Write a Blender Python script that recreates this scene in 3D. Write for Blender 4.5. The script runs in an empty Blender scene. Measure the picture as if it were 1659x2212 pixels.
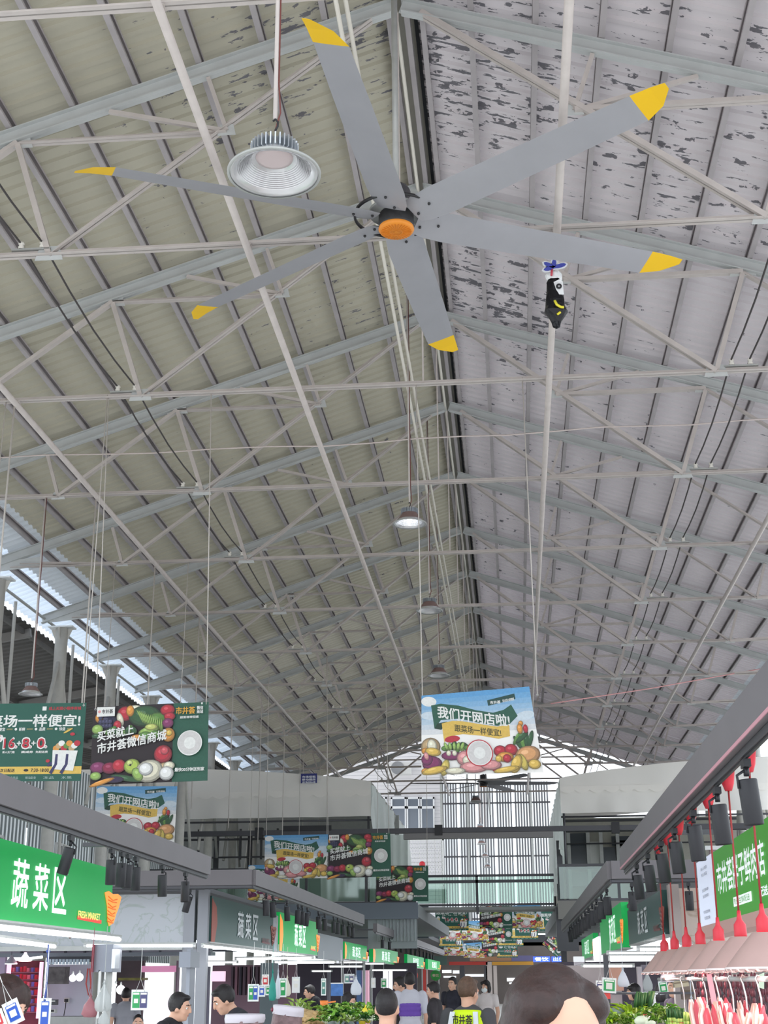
import bpy, bmesh, math, random
from mathutils import Vector, Matrix, Quaternion
random.seed(7)
PI = math.pi
S = bpy.context.scene
COL = S.collection

# ---------------------------------------------------------------- camera
IW, IH, FOC = 1659.0, 2212.0, 3000.0
YAW, PITCH, ROLL = -0.0890, 0.3252, -0.0060
CAM = Vector((0, 0, 1.65))
_cy, _sy, _cp, _sp = math.cos(YAW), math.sin(YAW), math.cos(PITCH), math.sin(PITCH)
FW = Vector((_sy*_cp, _cy*_cp, _sp))
_r = Vector((_cy, -_sy, 0)); _u = _r.cross(FW)
RT = math.cos(ROLL)*_r + math.sin(ROLL)*_u
UP = -math.sin(ROLL)*_r + math.cos(ROLL)*_u
cd = bpy.data.cameras.new('camera'); cam = bpy.data.objects.new('camera', cd); COL.objects.link(cam)
cd.sensor_fit = 'HORIZONTAL'; cd.sensor_width = 36.0; cd.lens = FOC/IW*36.0
cd.clip_start = 0.05; cd.clip_end = 600
m = Matrix((RT, UP, -FW)).transposed().to_4x4(); m.translation = CAM
cam.matrix_world = m
S.camera = cam

# ---------------------------------------------------------------- world, exposure
S.view_settings.view_transform = 'Standard'; S.view_settings.look = 'None'
S.view_settings.gamma = 1.0; S.view_settings.use_curve_mapping = False
S.view_settings.exposure = -0.2
S.cycles.use_denoising = True
S.cycles.diffuse_bounces = 5; S.cycles.max_bounces = 10; S.cycles.transparent_max_bounces = 16
S.cycles.sample_clamp_indirect = 6.0
W = bpy.data.worlds.new('overcast_sky'); S.world = W; W.use_nodes = True
wn = W.node_tree.nodes; wl = W.node_tree.links
bg = wn['Background']
tc = wn.new('ShaderNodeTexCoord'); sx = wn.new('ShaderNodeSeparateXYZ'); rp = wn.new('ShaderNodeValToRGB')
wl.new(tc.outputs['Generated'], sx.inputs[0]); 
mp = wn.new('ShaderNodeMapRange'); mp.inputs[1].default_value = -1; mp.inputs[2].default_value = 1
wl.new(sx.outputs['Z'], mp.inputs[0]); wl.new(mp.outputs[0], rp.inputs[0])
rp.color_ramp.elements[0].position = 0.46; rp.color_ramp.elements[0].color = (0.62, 0.61, 0.60, 1)   # pale ground outside
rp.color_ramp.elements[1].position = 0.52; rp.color_ramp.elements[1].color = (0.86, 0.93, 1.0, 1)
wl.new(rp.outputs[0], bg.inputs['Color']); bg.inputs['Strength'].default_value = 3.0

def area_light(name, loc, target, sx_, sy_, power, color=(1, 1, 1)):
    l = bpy.data.lights.new(name, 'AREA'); l.shape = 'RECTANGLE'; l.size = sx_; l.size_y = sy_
    l.energy = power; l.color = color
    o = bpy.data.objects.new(name, l); COL.objects.link(o); o.location = loc
    d = Vector(target) - Vector(loc); o.rotation_euler = d.to_track_quat('-Z', 'Y').to_euler()
    return o

# ---------------------------------------------------------------- picking points in the plan
def ray(px, py):
    return (RT*((px-IW/2)/FOC) + UP*((IH/2-py)/FOC) + FW)
def onY(px, py, y):
    d = ray(px, py); return CAM + d*((y-CAM.y)/d.y)
def onX(px, py, x):
    d = ray(px, py); return CAM + d*((x-CAM.x)/d.x)
def onZ(px, py, z):
    d = ray(px, py); return CAM + d*((z-CAM.z)/d.z)

# ---------------------------------------------------------------- materials
def lin(c):
    c = c/255.0
    return c/12.92 if c <= 0.04045 else ((c+0.055)/1.055)**2.4
def rgb(r, g, b):
    return (lin(r), lin(g), lin(b), 1)
MATS = {}
def mat(name, col, rough=0.6, metal=0.0, noise=0.0, nscale=8.0, bump=0.0, emit=0.0, ecol=None, spec=0.4, trans=0.0, alpha=1.0):
    if name in MATS: return MATS[name]
    M = bpy.data.materials.new(name); M.use_nodes = True
    nt = M.node_tree; b = nt.nodes['Principled BSDF']; L = nt.links
    c = rgb(*col)
    b.inputs['Base Color'].default_value = c
    b.inputs['Roughness'].default_value = rough; b.inputs['Metallic'].default_value = metal
    b.inputs['Specular IOR Level'].default_value = spec
    if noise or bump:
        t = nt.nodes.new('ShaderNodeTexCoord'); n = nt.nodes.new('ShaderNodeTexNoise')
        n.inputs['Scale'].default_value = nscale; n.inputs['Detail'].default_value = 4
        L.new(t.outputs['Object'], n.inputs['Vector'])
        if noise:
            mx = nt.nodes.new('ShaderNodeMix'); mx.data_type = 'RGBA'; mx.blend_type = 'MULTIPLY'
            mx.inputs['Factor'].default_value = 1
            mx.inputs['A'].default_value = c
            r = nt.nodes.new('ShaderNodeValToRGB')
            r.color_ramp.elements[0].position = 0.3; r.color_ramp.elements[1].position = 0.7
            v = 1-noise; r.color_ramp.elements[0].color = (v, v, v, 1); r.color_ramp.elements[1].color = (1+noise*.3,)*3+(1,)
            L.new(n.outputs['Fac'], r.inputs[0]); L.new(r.outputs[0], mx.inputs['B']); L.new(mx.outputs['Result'], b.inputs['Base Color'])
        if bump:
            bp = nt.nodes.new('ShaderNodeBump'); bp.inputs['Strength'].default_value = bump; bp.inputs['Distance'].default_value = 0.01
            L.new(n.outputs['Fac'], bp.inputs['Height']); L.new(bp.outputs[0], b.inputs['Normal'])
    if emit:
        b.inputs['Emission Color'].default_value = rgb(*(ecol or col)); b.inputs['Emission Strength'].default_value = emit
    if trans:
        b.inputs['Transmission Weight'].default_value = trans
    if alpha < 1: b.inputs['Alpha'].default_value = alpha
    MATS[name] = M
    return M

def sheer(name, col, through=0.5, rough=0.5, clear=0.0):
    """thin plastic / fabric: diffuse + translucent (+ clear) """
    if name in MATS: return MATS[name]
    M = bpy.data.materials.new(name); M.use_nodes = True
    nt = M.node_tree; L = nt.links; out = nt.nodes['Material Output']; nt.nodes.remove(nt.nodes['Principled BSDF'])
    d = nt.nodes.new('ShaderNodeBsdfPrincipled'); d.inputs['Base Color'].default_value = rgb(*col); d.inputs['Roughness'].default_value = rough
    t = nt.nodes.new('ShaderNodeBsdfTranslucent'); t.inputs['Color'].default_value = rgb(*col)
    m1 = nt.nodes.new('ShaderNodeMixShader'); m1.inputs[0].default_value = through
    L.new(d.outputs[0], m1.inputs[1]); L.new(t.outputs[0], m1.inputs[2])
    if clear:
        tr = nt.nodes.new('ShaderNodeBsdfTransparent'); m2 = nt.nodes.new('ShaderNodeMixShader'); m2.inputs[0].default_value = clear
        L.new(m1.outputs[0], m2.inputs[1]); L.new(tr.outputs[0], m2.inputs[2]); L.new(m2.outputs[0], out.inputs[0])
    else:
        L.new(m1.outputs[0], out.inputs[0])
    MATS[name] = M
    return M

def glass(name, tint=(215, 232, 228), refl=0.12):
    if name in MATS: return MATS[name]
    M = bpy.data.materials.new(name); M.use_nodes = True
    nt = M.node_tree; L = nt.links; out = nt.nodes['Material Output']; nt.nodes.remove(nt.nodes['Principled BSDF'])
    tr = nt.nodes.new('ShaderNodeBsdfTransparent'); tr.inputs['Color'].default_value = rgb(*tint)
    g = nt.nodes.new('ShaderNodeBsdfGlossy'); g.inputs['Roughness'].default_value = 0.04
    mx = nt.nodes.new('ShaderNodeMixShader'); mx.inputs[0].default_value = refl
    L.new(tr.outputs[0], mx.inputs[1]); L.new(g.outputs[0], mx.inputs[2]); L.new(mx.outputs[0], out.inputs[0])
    MATS[name] = M
    return M

def roof_mat(name, col, amount, seed, through=0.085):
    """painted corrugated sheet with dark flaked-off spots, longer down the slope than along the ridge"""
    M = bpy.data.materials.new(name); M.use_nodes = True
    nt = M.node_tree; L = nt.links; b = nt.nodes['Principled BSDF']
    t = nt.nodes.new('ShaderNodeTexCoord'); mp_ = nt.nodes.new('ShaderNodeMapping')
    mp_.inputs['Scale'].default_value = (1.3, 3.6, 1.3); mp_.inputs['Location'].default_value = (seed, seed*1.7, 0)
    L.new(t.outputs['Object'], mp_.inputs[0])
    n = nt.nodes.new('ShaderNodeTexNoise'); n.inputs['Scale'].default_value = 3.1; n.inputs['Detail'].default_value = 4.5; n.inputs['Roughness'].default_value = 0.62
    L.new(mp_.outputs[0], n.inputs['Vector'])
    n2 = nt.nodes.new('ShaderNodeTexNoise'); n2.inputs['Scale'].default_value = 0.33; n2.inputs['Detail'].default_value = 1
    L.new(t.outputs['Object'], n2.inputs['Vector'])
    sx_ = nt.nodes.new('ShaderNodeSeparateXYZ'); L.new(t.outputs['Object'], sx_.inputs[0])
    # flaking fades away from the ridge towards the eaves
    ab = nt.nodes.new('ShaderNodeMath'); ab.operation = 'ADD'; ab.inputs[1].default_value = 0.94; L.new(sx_.outputs['X'], ab.inputs[0])
    ab2 = nt.nodes.new('ShaderNodeMath'); ab2.operation = 'ABSOLUTE'; L.new(ab.outputs[0], ab2.inputs[0])
    fx = nt.nodes.new('ShaderNodeMapRange'); fx.inputs[1].default_value = 1.0; fx.inputs[2].default_value = 6.5; fx.inputs[3].default_value = 0.0; fx.inputs[4].default_value = 0.13
    L.new(ab2.outputs[0], fx.inputs[0])
    fy = nt.nodes.new('ShaderNodeMapRange'); fy.inputs[1].default_value = 12; fy.inputs[2].default_value = 34; fy.inputs[3].default_value = 0.0; fy.inputs[4].default_value = 0.09
    L.new(sx_.outputs['Y'], fy.inputs[0])
    a1 = nt.nodes.new('ShaderNodeMath'); a1.operation = 'SUBTRACT'; L.new(n.outputs['Fac'], a1.inputs[0]); L.new(fx.outputs[0], a1.inputs[1])
    a2 = nt.nodes.new('ShaderNodeMath'); a2.operation = 'SUBTRACT'; L.new(a1.outputs[0], a2.inputs[0]); L.new(fy.outputs[0], a2.inputs[1])
    a3 = nt.nodes.new('ShaderNodeMath'); a3.operation = 'MULTIPLY_ADD'; a3.inputs[1].default_value = 0.30; L.new(n2.outputs['Fac'], a3.inputs[0]); L.new(a2.outputs[0], a3.inputs[2])
    rr = nt.nodes.new('ShaderNodeValToRGB'); rr.color_ramp.interpolation = 'LINEAR'
    rr.color_ramp.elements[0].position = amount; rr.color_ramp.elements[0].color = (0, 0, 0, 1)
    rr.color_ramp.elements[1].position = amount+0.012; rr.color_ramp.elements[1].color = (1, 1, 1, 1)
    L.new(a3.outputs[0], rr.inputs[0])
    n3 = nt.nodes.new('ShaderNodeTexNoise'); n3.inputs['Scale'].default_value = 1.1; n3.inputs['Detail'].default_value = 3; L.new(t.outputs['Object'], n3.inputs['Vector'])
    dirt = nt.nodes.new('ShaderNodeMix'); dirt.data_type = 'RGBA'
    dirt.inputs['A'].default_value = rgb(*[c*0.93 for c in col]); dirt.inputs['B'].default_value = rgb(*col); L.new(n3.outputs['Fac'], dirt.inputs['Factor'])
    mx = nt.nodes.new('ShaderNodeMix'); mx.data_type = 'RGBA'; L.new(rr.outputs[0], mx.inputs['Factor'])
    L.new(dirt.outputs['Result'], mx.inputs['A']); mx.inputs['B'].default_value = rgb(108, 106, 110)
    L.new(mx.outputs['Result'], b.inputs['Base Color']); b.inputs['Roughness'].default_value = 0.7; b.inputs['Specular IOR Level'].default_value = 0.2
    # added translucency: daylight glow put in to brighten the underside, weaker at dark flakes
    tl = nt.nodes.new('ShaderNodeBsdfTranslucent'); L.new(mx.outputs['Result'], tl.inputs['Color'])
    ms = nt.nodes.new('ShaderNodeMixShader'); ms.inputs[0].default_value = through
    L.new(b.outputs[0], ms.inputs[1]); L.new(tl.outputs[0], ms.inputs[2]); L.new(ms.outputs[0], nt.nodes['Material Output'].inputs[0])
    MATS[name] = M
    return M

# ---------------------------------------------------------------- mesh building
class MB:
    def __init__(s): s.v = []; s.f = []; s.m = []; s.sm = []
    def add(s, vs, fs, mi=0, smooth=False):
        o = len(s.v); s.v += [Vector(p) for p in vs]
        for f in fs: s.f.append([i+o for i in f]); s.m.append(mi); s.sm.append(smooth)
        return s
    def box(s, c, d, rot=None, mi=0):
        x, y, z = d[0]/2, d[1]/2, d[2]/2
        vs = [Vector(p) for p in ((-x,-y,-z),(x,-y,-z),(x,y,-z),(-x,y,-z),(-x,-y,z),(x,-y,z),(x,y,z),(-x,y,z))]
        if rot is not None: vs = [rot @ p for p in vs]
        return s.add([Vector(c)+p for p in vs], [(0,3,2,1),(4,5,6,7),(0,1,5,4),(1,2,6,5),(2,3,7,6),(3,0,4,7)], mi)
    def bb(s, a, b, mi=0):
        a = Vector(a); b = Vector(b); return s.box((a+b)/2, [abs(b[i]-a[i]) for i in range(3)], None, mi)
    def bar(s, p, q, w, h, mi=0, up=(0, 0, 1)):
        p = Vector(p); q = Vector(q); d = (q-p); L = d.length; d.normalize()
        u = Vector(up)
        if abs(d.dot(u)) > 0.98: u = Vector((1, 0, 0))
        x = d.cross(u).normalized(); z = x.cross(d)
        R = Matrix((x, d, z)).transposed()
        return s.box((p+q)/2, (w, L, h), R, mi)
    def angle(s, p, q, w, t=0.006, mi=0, up=(0, 0, 1)):
        """an L-section bar"""
        p = Vector(p); q = Vector(q); d = (q-p).normalized(); u = Vector(up)
        if abs(d.dot(u)) > 0.98: u = Vector((0, 1, 0))
        x = d.cross(u).normalized(); z = x.cross(d)
        prof = [(0,0),(w,0),(w,t),(t,t),(t,w),(0,w)]
        vs = [p+x*(a-w/2)+z*(b-w/2) for a, b in prof]+[q+x*(a-w/2)+z*(b-w/2) for a, b in prof]
        n = 6
        return s.add(vs, [tuple(range(n))[::-1], tuple(range(n, 2*n))]+[(i,(i+1)%n,(i+1)%n+n,i+n) for i in range(n)], mi)
    def channel(s, p, q, w, h, t=0.008, mi=0, up=(0, 0, 1), open_side=1):
        """a C-section bar, web on one side"""
        p = Vector(p); q = Vector(q); d = (q-p).normalized(); u = Vector(up)
        x = d.cross(u).normalized()*open_side; z = Vector(u)
        lip = h*0.22
        prof = [(0,0),(w,0),(w,lip),(w-t,lip),(w-t,t),(t,t),(t,h-t),(w-t,h-t),(w-t,h-lip),(w,h-lip),(w,h),(0,h)]
        n = len(prof)
        vs = [p+x*(a-w/2)+z*(b) for a, b in prof]+[q+x*(a-w/2)+z*(b) for a, b in prof]
        return s.add(vs, [(i,(i+1)%n,(i+1)%n+n,i+n) for i in range(n)]+[tuple(range(n))[::-1], tuple(range(n, 2*n))], mi)
    def tube(s, pts, r, n=8, mi=0, smooth=True, cap=True):
        pts = [Vector(p) for p in pts]; rs = r if isinstance(r, (list, tuple)) else [r]*len(pts)
        vs = []; prev = None
        for i, p in enumerate(pts):
            d = (pts[min(i+1, len(pts)-1)]-pts[max(i-1, 0)]).normalized()
            if prev is None:
                u = Vector((0, 0, 1)) if abs(d.z) < 0.9 else Vector((1, 0, 0)); x = d.cross(u).normalized()
            else:
                x = (prev - d*prev.dot(d)).normalized()
            prev = x; y = d.cross(x)
            for k in range(n):
                a = 2*PI*k/n; vs.append(p+(x*math.cos(a)+y*math.sin(a))*rs[i])
        fs = []
        for i in range(len(pts)-1):
            for k in range(n):
                fs.append((i*n+k, i*n+(k+1) % n, (i+1)*n+(k+1) % n, (i+1)*n+k))
        if cap: fs += [tuple(range(n))[::-1], tuple(range((len(pts)-1)*n, len(pts)*n))]
        return s.add(vs, fs, mi, smooth)
    def lathe(s, prof, c=(0, 0, 0), n=24, mi=0, smooth=True, rot=None, wob=None):
        """prof: (r, z) list"""
        vs = []; c = Vector(c)
        for j, (r, z) in enumerate(prof):
            for k in range(n):
                a = 2*PI*k/n; rr = r*(wob(k, j) if wob else 1)
                p = Vector((rr*math.cos(a), rr*math.sin(a), z))
                vs.append(c+(rot @ p if rot is not None else p))
        fs = [(j*n+k, j*n+(k+1) % n, (j+1)*n+(k+1) % n, (j+1)*n+k) for j in range(len(prof)-1) for k in range(n)]
        return s.add(vs, fs, mi, smooth)
    def ball(s, c, r, n=10, mi=0, rot=None, lump=0.0, seed=0, smooth=True):
        """ellipsoid; r may be a triple"""
        r = (r, r, r) if not isinstance(r, (list, tuple, Vector)) else r
        rnd = random.Random(seed); h = n//2+1; c = Vector(c); vs = []
        for j in range(h+1):
            t = PI*j/h
            for k in range(n):
                a = 2*PI*k/n; q = 1+(rnd.uniform(-lump, lump) if lump else 0)
                p = Vector((r[0]*math.sin(t)*math.cos(a)*q, r[1]*math.sin(t)*math.sin(a)*q, r[2]*math.cos(t)*q))
                vs.append(c+(rot @ p if rot is not None else p))
        fs = [(j*n+k, (j+1)*n+k, (j+1)*n+(k+1) % n, j*n+(k+1) % n) for j in range(h) for k in range(n)]
        return s.add(vs, fs, mi, smooth)
    def quad(s, a, b, c, d, mi=0, smooth=False): return s.add([a, b, c, d], [(0, 1, 2, 3)], mi, smooth)
    def poly(s, pts, mi=0): return s.add(pts, [tuple(range(len(pts)))], mi)
    def slab(s, pts, off, mi=0):
        """polygon given thickness: off is the offset vector"""
        n = len(pts); pts = [Vector(p) for p in pts]; off = Vector(off)
        return s.add(pts+[p+off for p in pts], [tuple(range(n))[::-1], tuple(range(n, 2*n))]+[(i,(i+1)%n,(i+1)%n+n,i+n) for i in range(n)], mi)
    def grid(s, fn, nu, nv, mi=0, smooth=True):
        vs = [fn(i/nu, j/nv) for j in range(nv+1) for i in range(nu+1)]
        fs = [(j*(nu+1)+i, j*(nu+1)+i+1, (j+1)*(nu+1)+i+1, (j+1)*(nu+1)+i) for j in range(nv) for i in range(nu)]
        return s.add(vs, fs, mi, smooth)
    def mesh(s, name, mats, shift=None):
        me = bpy.data.meshes.new(name)
        sh = Vector(shift) if shift is not None else Vector((0, 0, 0))
        me.from_pydata([p-sh for p in s.v], [], s.f)
        for x in (mats if isinstance(mats, (list, tuple)) else [mats]): me.materials.append(x)
        me.polygons.foreach_set('material_index', s.m); me.polygons.foreach_set('use_smooth', s.sm)
        me.update(); return me

def link(name, data, parent=None, loc=(0, 0, 0)):
    o = bpy.data.objects.new(name, data); COL.objects.link(o); o.location = loc
    if parent is not None: o.parent = parent
    return o
def tag(o, label=None, cat=None, group=None, kind=None):
    if label: o['label'] = label
    if cat: o['category'] = cat
    if group: o['group'] = group
    if kind: o['kind'] = kind
    return o
def wloc(o):
    v = Vector((0, 0, 0))
    while o is not None: v += o.location; o = o.parent
    return v
def root(name, loc, label, cat, group=None, rz=0.0):
    o = bpy.data.objects.new(name, None); COL.objects.link(o); o.location = loc; o.rotation_euler = (0, 0, rz)
    o.empty_display_size = 0.1
    return tag(o, label, cat, group)
def part(name, mb, mats, parent, local=False, label=None):
    """mb in world coordinates unless local; parents used with world coordinates are unrotated"""
    o = link(name, mb.mesh(name, mats, None if local else wloc(parent)), parent)
    if label: o['label'] = label
    return o
def one(name, mb, mats, label, cat, group=None, base=None):
    """a thing that is a single mesh; origin at base"""
    if base is None:
        xs = [p.x for p in mb.v]; ys = [p.y for p in mb.v]; zs = [p.z for p in mb.v]
        base = ((min(xs)+max(xs))/2, (min(ys)+max(ys))/2, min(zs))
    o = link(name, mb.mesh(name, mats, base), None, base)
    return tag(o, label, cat, group)
def struct(name, mb, mats, parent=None):
    if parent is not None: return part(name, mb, mats, parent)
    o = link(name, mb.mesh(name, mats)); o['kind'] = 'structure'; return o
def struct_root(name):
    o = bpy.data.objects.new(name, None); COL.objects.link(o); o['kind'] = 'structure'; return o
def kids(o): return [c for c in bpy.data.objects if c.parent == o]
def copy_tree(src, loc, label=None, group=None, rz=None, tree=None, scale=None):
    r = src.copy(); COL.objects.link(r); r.location = loc
    if rz is not None: r.rotation_euler = (0, 0, rz)
    if scale: r.scale = (scale,)*3 if not isinstance(scale, (tuple, list)) else scale
    if label: r['label'] = label
    if group: r['group'] = group
    for ch, gs in (tree or [(c, kids(c)) for c in kids(src)]):
        c = ch.copy(); COL.objects.link(c); c.parent = r
        for g in gs:
            d = g.copy(); COL.objects.link(d); d.parent = c
    return r

# ---------------------------------------------------------------- lettering (one pass for all strings)
WORDS = ['蔬', '菜', '区', 'FRESH MARKET', '市井荟胖子鲜肉店', '专业生鲜配送', '配送', '放心肉店', '当日鲜宰', '检疫合格', '我们开网店啦!', '跟菜场一样便宜!',
         '市井荟', '线上菜场新开张', '买菜就上', '市井荟微信商城', '微信', '商城', '把菜场带回家', '最快20分钟送到家',
         '线上买菜小程序商城', '便宜', '新鲜', '品质', '快送', '16', '8', '0', '+', '元', '新用户', '下单立减', '新人无门槛', '满减券', '免配送费',
         '次日配送', '7:30-18:00', '鲜活水产', '新鲜蔬菜', '肉禽蛋品', '粮油副食', '冻品', '水果', '市场招租', '移动棚房', '定制热线', '餐饮', '出口']
TXT = {}
def make_texts():
    tmp = []
    for w in WORDS:
        for bold in (0,):
            c = bpy.data.curves.new('t', 'FONT'); c.body = w; c.size = 1.0; c.resolution_u = 2
            o = bpy.data.objects.new('t', c); COL.objects.link(o); tmp.append((w, bold, o))
    dg = bpy.context.evaluated_depsgraph_get(); dg.update()
    for w, bold, o in tmp:
        me = bpy.data.meshes.new_from_object(o.evaluated_get(dg))
        TXT[(w, bold)] = ([v.co.xy.copy() for v in me.vertices], [tuple(p.vertices) for p in me.polygons])
        bpy.data.meshes.remove(me)
    for w, bold, o in tmp:
        c = o.data; bpy.data.objects.remove(o); bpy.data.curves.remove(c)
make_texts()
def put_text(mb, w, fn, x0, x1, y0, y1, mi=0, bold=1, rot=0.0, bend=None, thick=None):
    """lettering fitted to the rectangle (x0..x1, y0..y1) of a flat face; fn(x, y) gives the 3D point"""
    vs, fs = TXT[(w, 0)]
    if not vs: return
    ax = min(v.x for v in vs); bx = max(v.x for v in vs); ay = min(v.y for v in vs); by = max(v.y for v in vs)
    cx, cy = (x0+x1)/2, (y0+y1)/2
    ex, ey = (x1-x0)/(bx-ax), (y1-y0)/(by-ay); k = (.021 if bold == 1 else bold) if bold else 0
    nr = (fn(1, 0)-fn(0, 0)).cross(fn(0, 1)-fn(0, 0)).normalized()*2.4e-5; cnt = 0
    for sx_, sy_ in (((-1, -1), (1, -1), (-1, 1), (1, 1), (0, 0)) if bold else ((0, 0),)):    # drawn several times, slightly shifted, for a bold stroke
        out = []
        for v in vs:
            u = (v.x+sx_*k-ax)*ex+x0-cx; q = (v.y+sy_*k-ay)*ey+y0-cy
            X = cx+u*math.cos(rot); Y = cy+q+u*math.sin(rot)
            if bend: Y += bend(X)
            out.append(fn(X, Y)+nr*cnt)
        mb.add(out, fs, mi); cnt += 1
# ================================================================ LARGE STRUCTURE
XR, HW, ZR, ZT = -0.942, 8.285, 11.645, 8.909
TY0, TS, NT = 12.585, 3.744, 13
TY = [TY0+TS*i for i in range(-2, NT)]
YEND = TY[-1]+0.3; YBEG = TY[0]-1.2
SL = (ZR-ZT)/HW
def zline(x): return ZR-abs(x-XR)*SL
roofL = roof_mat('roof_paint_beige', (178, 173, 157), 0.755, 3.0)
roofR = roof_mat('roof_paint_pinkish', (206, 199, 201), 0.708, 11.0)  # pink light bounce painted into the right slope's base colour
eave_m = sheer('eave_sheet_translucent', (222, 230, 240), 0.36, 0.5)  # outside daylight at the eave put into a bluish, translucent colour
roofL2 = roof_mat('roof_paint_beige_thin', (178, 173, 160), 0.755, 3.0, .15); roofR2 = roof_mat('roof_paint_pinkish_thin', (200, 192, 195), 0.708, 11.0, .13)  # extra translucency put into the far bays to brighten the tents
eave2_m = sheer('eave_sheet_pale', (196, 200, 204), 0.13, 0.6)  # next strip inwards: fading outside daylight put into a paler colour
purl_m = mat('purlin_paint', (176, 170, 172), 0.6, noise=0.12, nscale=3)
raft_m = mat('rafter_paint', (190, 193, 193), 0.5, noise=0.08, nscale=4)
strut_m = mat('strut_paint', (196, 188, 184), 0.5, noise=0.1, nscale=5)
steel_m = mat('galvanised_steel', (176, 178, 176), 0.45, 0.3, noise=0.1)
white_m = mat('white_paint', (226, 226, 224), 0.55, noise=0.05)
dark_m = mat('black_metal', (38, 38, 42), 0.45)
gloss_dark_m = mat('charcoal_metal', (76, 76, 80), 0.4, 0.4)
grey_m = mat('grey_paint', (140, 140, 143), 0.55, noise=0.06)
conc_m = mat('concrete', (150, 148, 144), 0.8, noise=0.15, nscale=2, bump=0.1)
lead_m = mat('dark_slate_paint', (74, 80, 88), 0.6)

# floor of the hall and the ground around it
fb = MB().bb((-30, -6, -0.12), (28, 140, 0.0))
struct('floor', fb, mat('floor_tiles', (224, 222, 218), 0.35, noise=0.12, nscale=3))

# ---- roof sheets: trapezoid corrugation running down the slope, one sheet per bay
def sheet(side, y0, y1, d0, d1, lift=0.34):
    """corrugated sheet between distances d0..d1 from the ridge"""
    mb = MB(); pitch = 0.235; prof = []
    y = y0
    while y < y1-0.01:
        for dy, dz in ((0, 0), (0.07, 0), (0.085, 0.038), (0.22, 0.038)):
            if y+dy < y1: prof.append((y+dy, dz))
        y += pitch
    prof.append((y1, 0)); n = len(prof)
    for d in (d0, d1):
        x = XR+side*d
        for yy, dz in prof: mb.v.append(Vector((x, yy, zline(x)+lift+dz)))
    for i in range(n-1):
        mb.f.append([i, i+1, n+i+1, n+i]); mb.m.append(0); mb.sm.append(False)
    return mb
bays = [YBEG]+TY[1:-1]+[YEND]
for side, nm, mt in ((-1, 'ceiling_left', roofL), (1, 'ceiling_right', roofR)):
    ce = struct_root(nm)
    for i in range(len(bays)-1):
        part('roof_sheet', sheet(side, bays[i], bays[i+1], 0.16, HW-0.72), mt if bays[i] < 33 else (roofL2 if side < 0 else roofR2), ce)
        part('roof_sheet', sheet(side, bays[i], bays[i+1], HW-0.72, HW-0.03), eave2_m, ce, label='paler roof sheet next to the eave' if i == 0 else None)  # paler colour imitates fading outside daylight
        part('eave_sheet', sheet(side, bays[i], bays[i+1], HW-0.03, HW+0.85), eave_m, ce, label='bluish translucent corrugated eave sheet' if i == 0 else None)  # bluish, translucent colour imitates outside daylight at the eave
    for k in range(13):                                   # purlins along the hall
        d = HW-0.69*k+0.10
        if d < 0.3: continue
        x = XR+side*d; z = zline(x)+0.20
        mb = MB().channel((x, YBEG, z), (x, YEND, z), 0.065, 0.135, 0.006, 0, (side*SL*-0, 0, 1), open_side=-side)
        part('purlin', mb, purl_m, ce)
    x = XR+side*(HW+0.75)
    part('eave_pipe', MB().tube([(x-side*.35, YBEG, zline(x)+0.22), (x-side*.35, YEND, zline(x)+0.22)], 0.03, 8), steel_m, ce)
rc = struct_root('trim_1')                                 # ridge: cap sheet, pair of ridge purlins, dark slot
part('ridge_cap', MB().bb((XR-.26, YBEG, ZR+.33), (XR+.26, YEND, ZR+.345)), mat('ridge_cap_paint', (188, 186, 176), .6), rc)
part('ridge_slot', MB().bb((XR+.15, YBEG, ZR+.27), (XR+.19, YEND, ZR+.325)), mat('ridge_slot_bitumen', (40, 42, 46), .8), rc)  # dark strip drawn where the ridge gap runs
for dx in (-.12, .08, .25):
    part('ridge_purlin', MB().channel((XR+dx, YBEG, ZR+.16), (XR+dx, YEND, ZR+.16), .06, .14, .006, 0, (0, 0, 1), 1), purl_m, rc)
for dx, dz in ((-.03, .1), (-.34, -1.35), (-.42, -1.42)): part('ridge_conduit', MB().tube([(XR+dx, YBEG, ZR+dz), (XR+dx, YEND, ZR+dz)], .022, 6), mat('conduit_plastic', (214, 210, 200), .5), rc)

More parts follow.
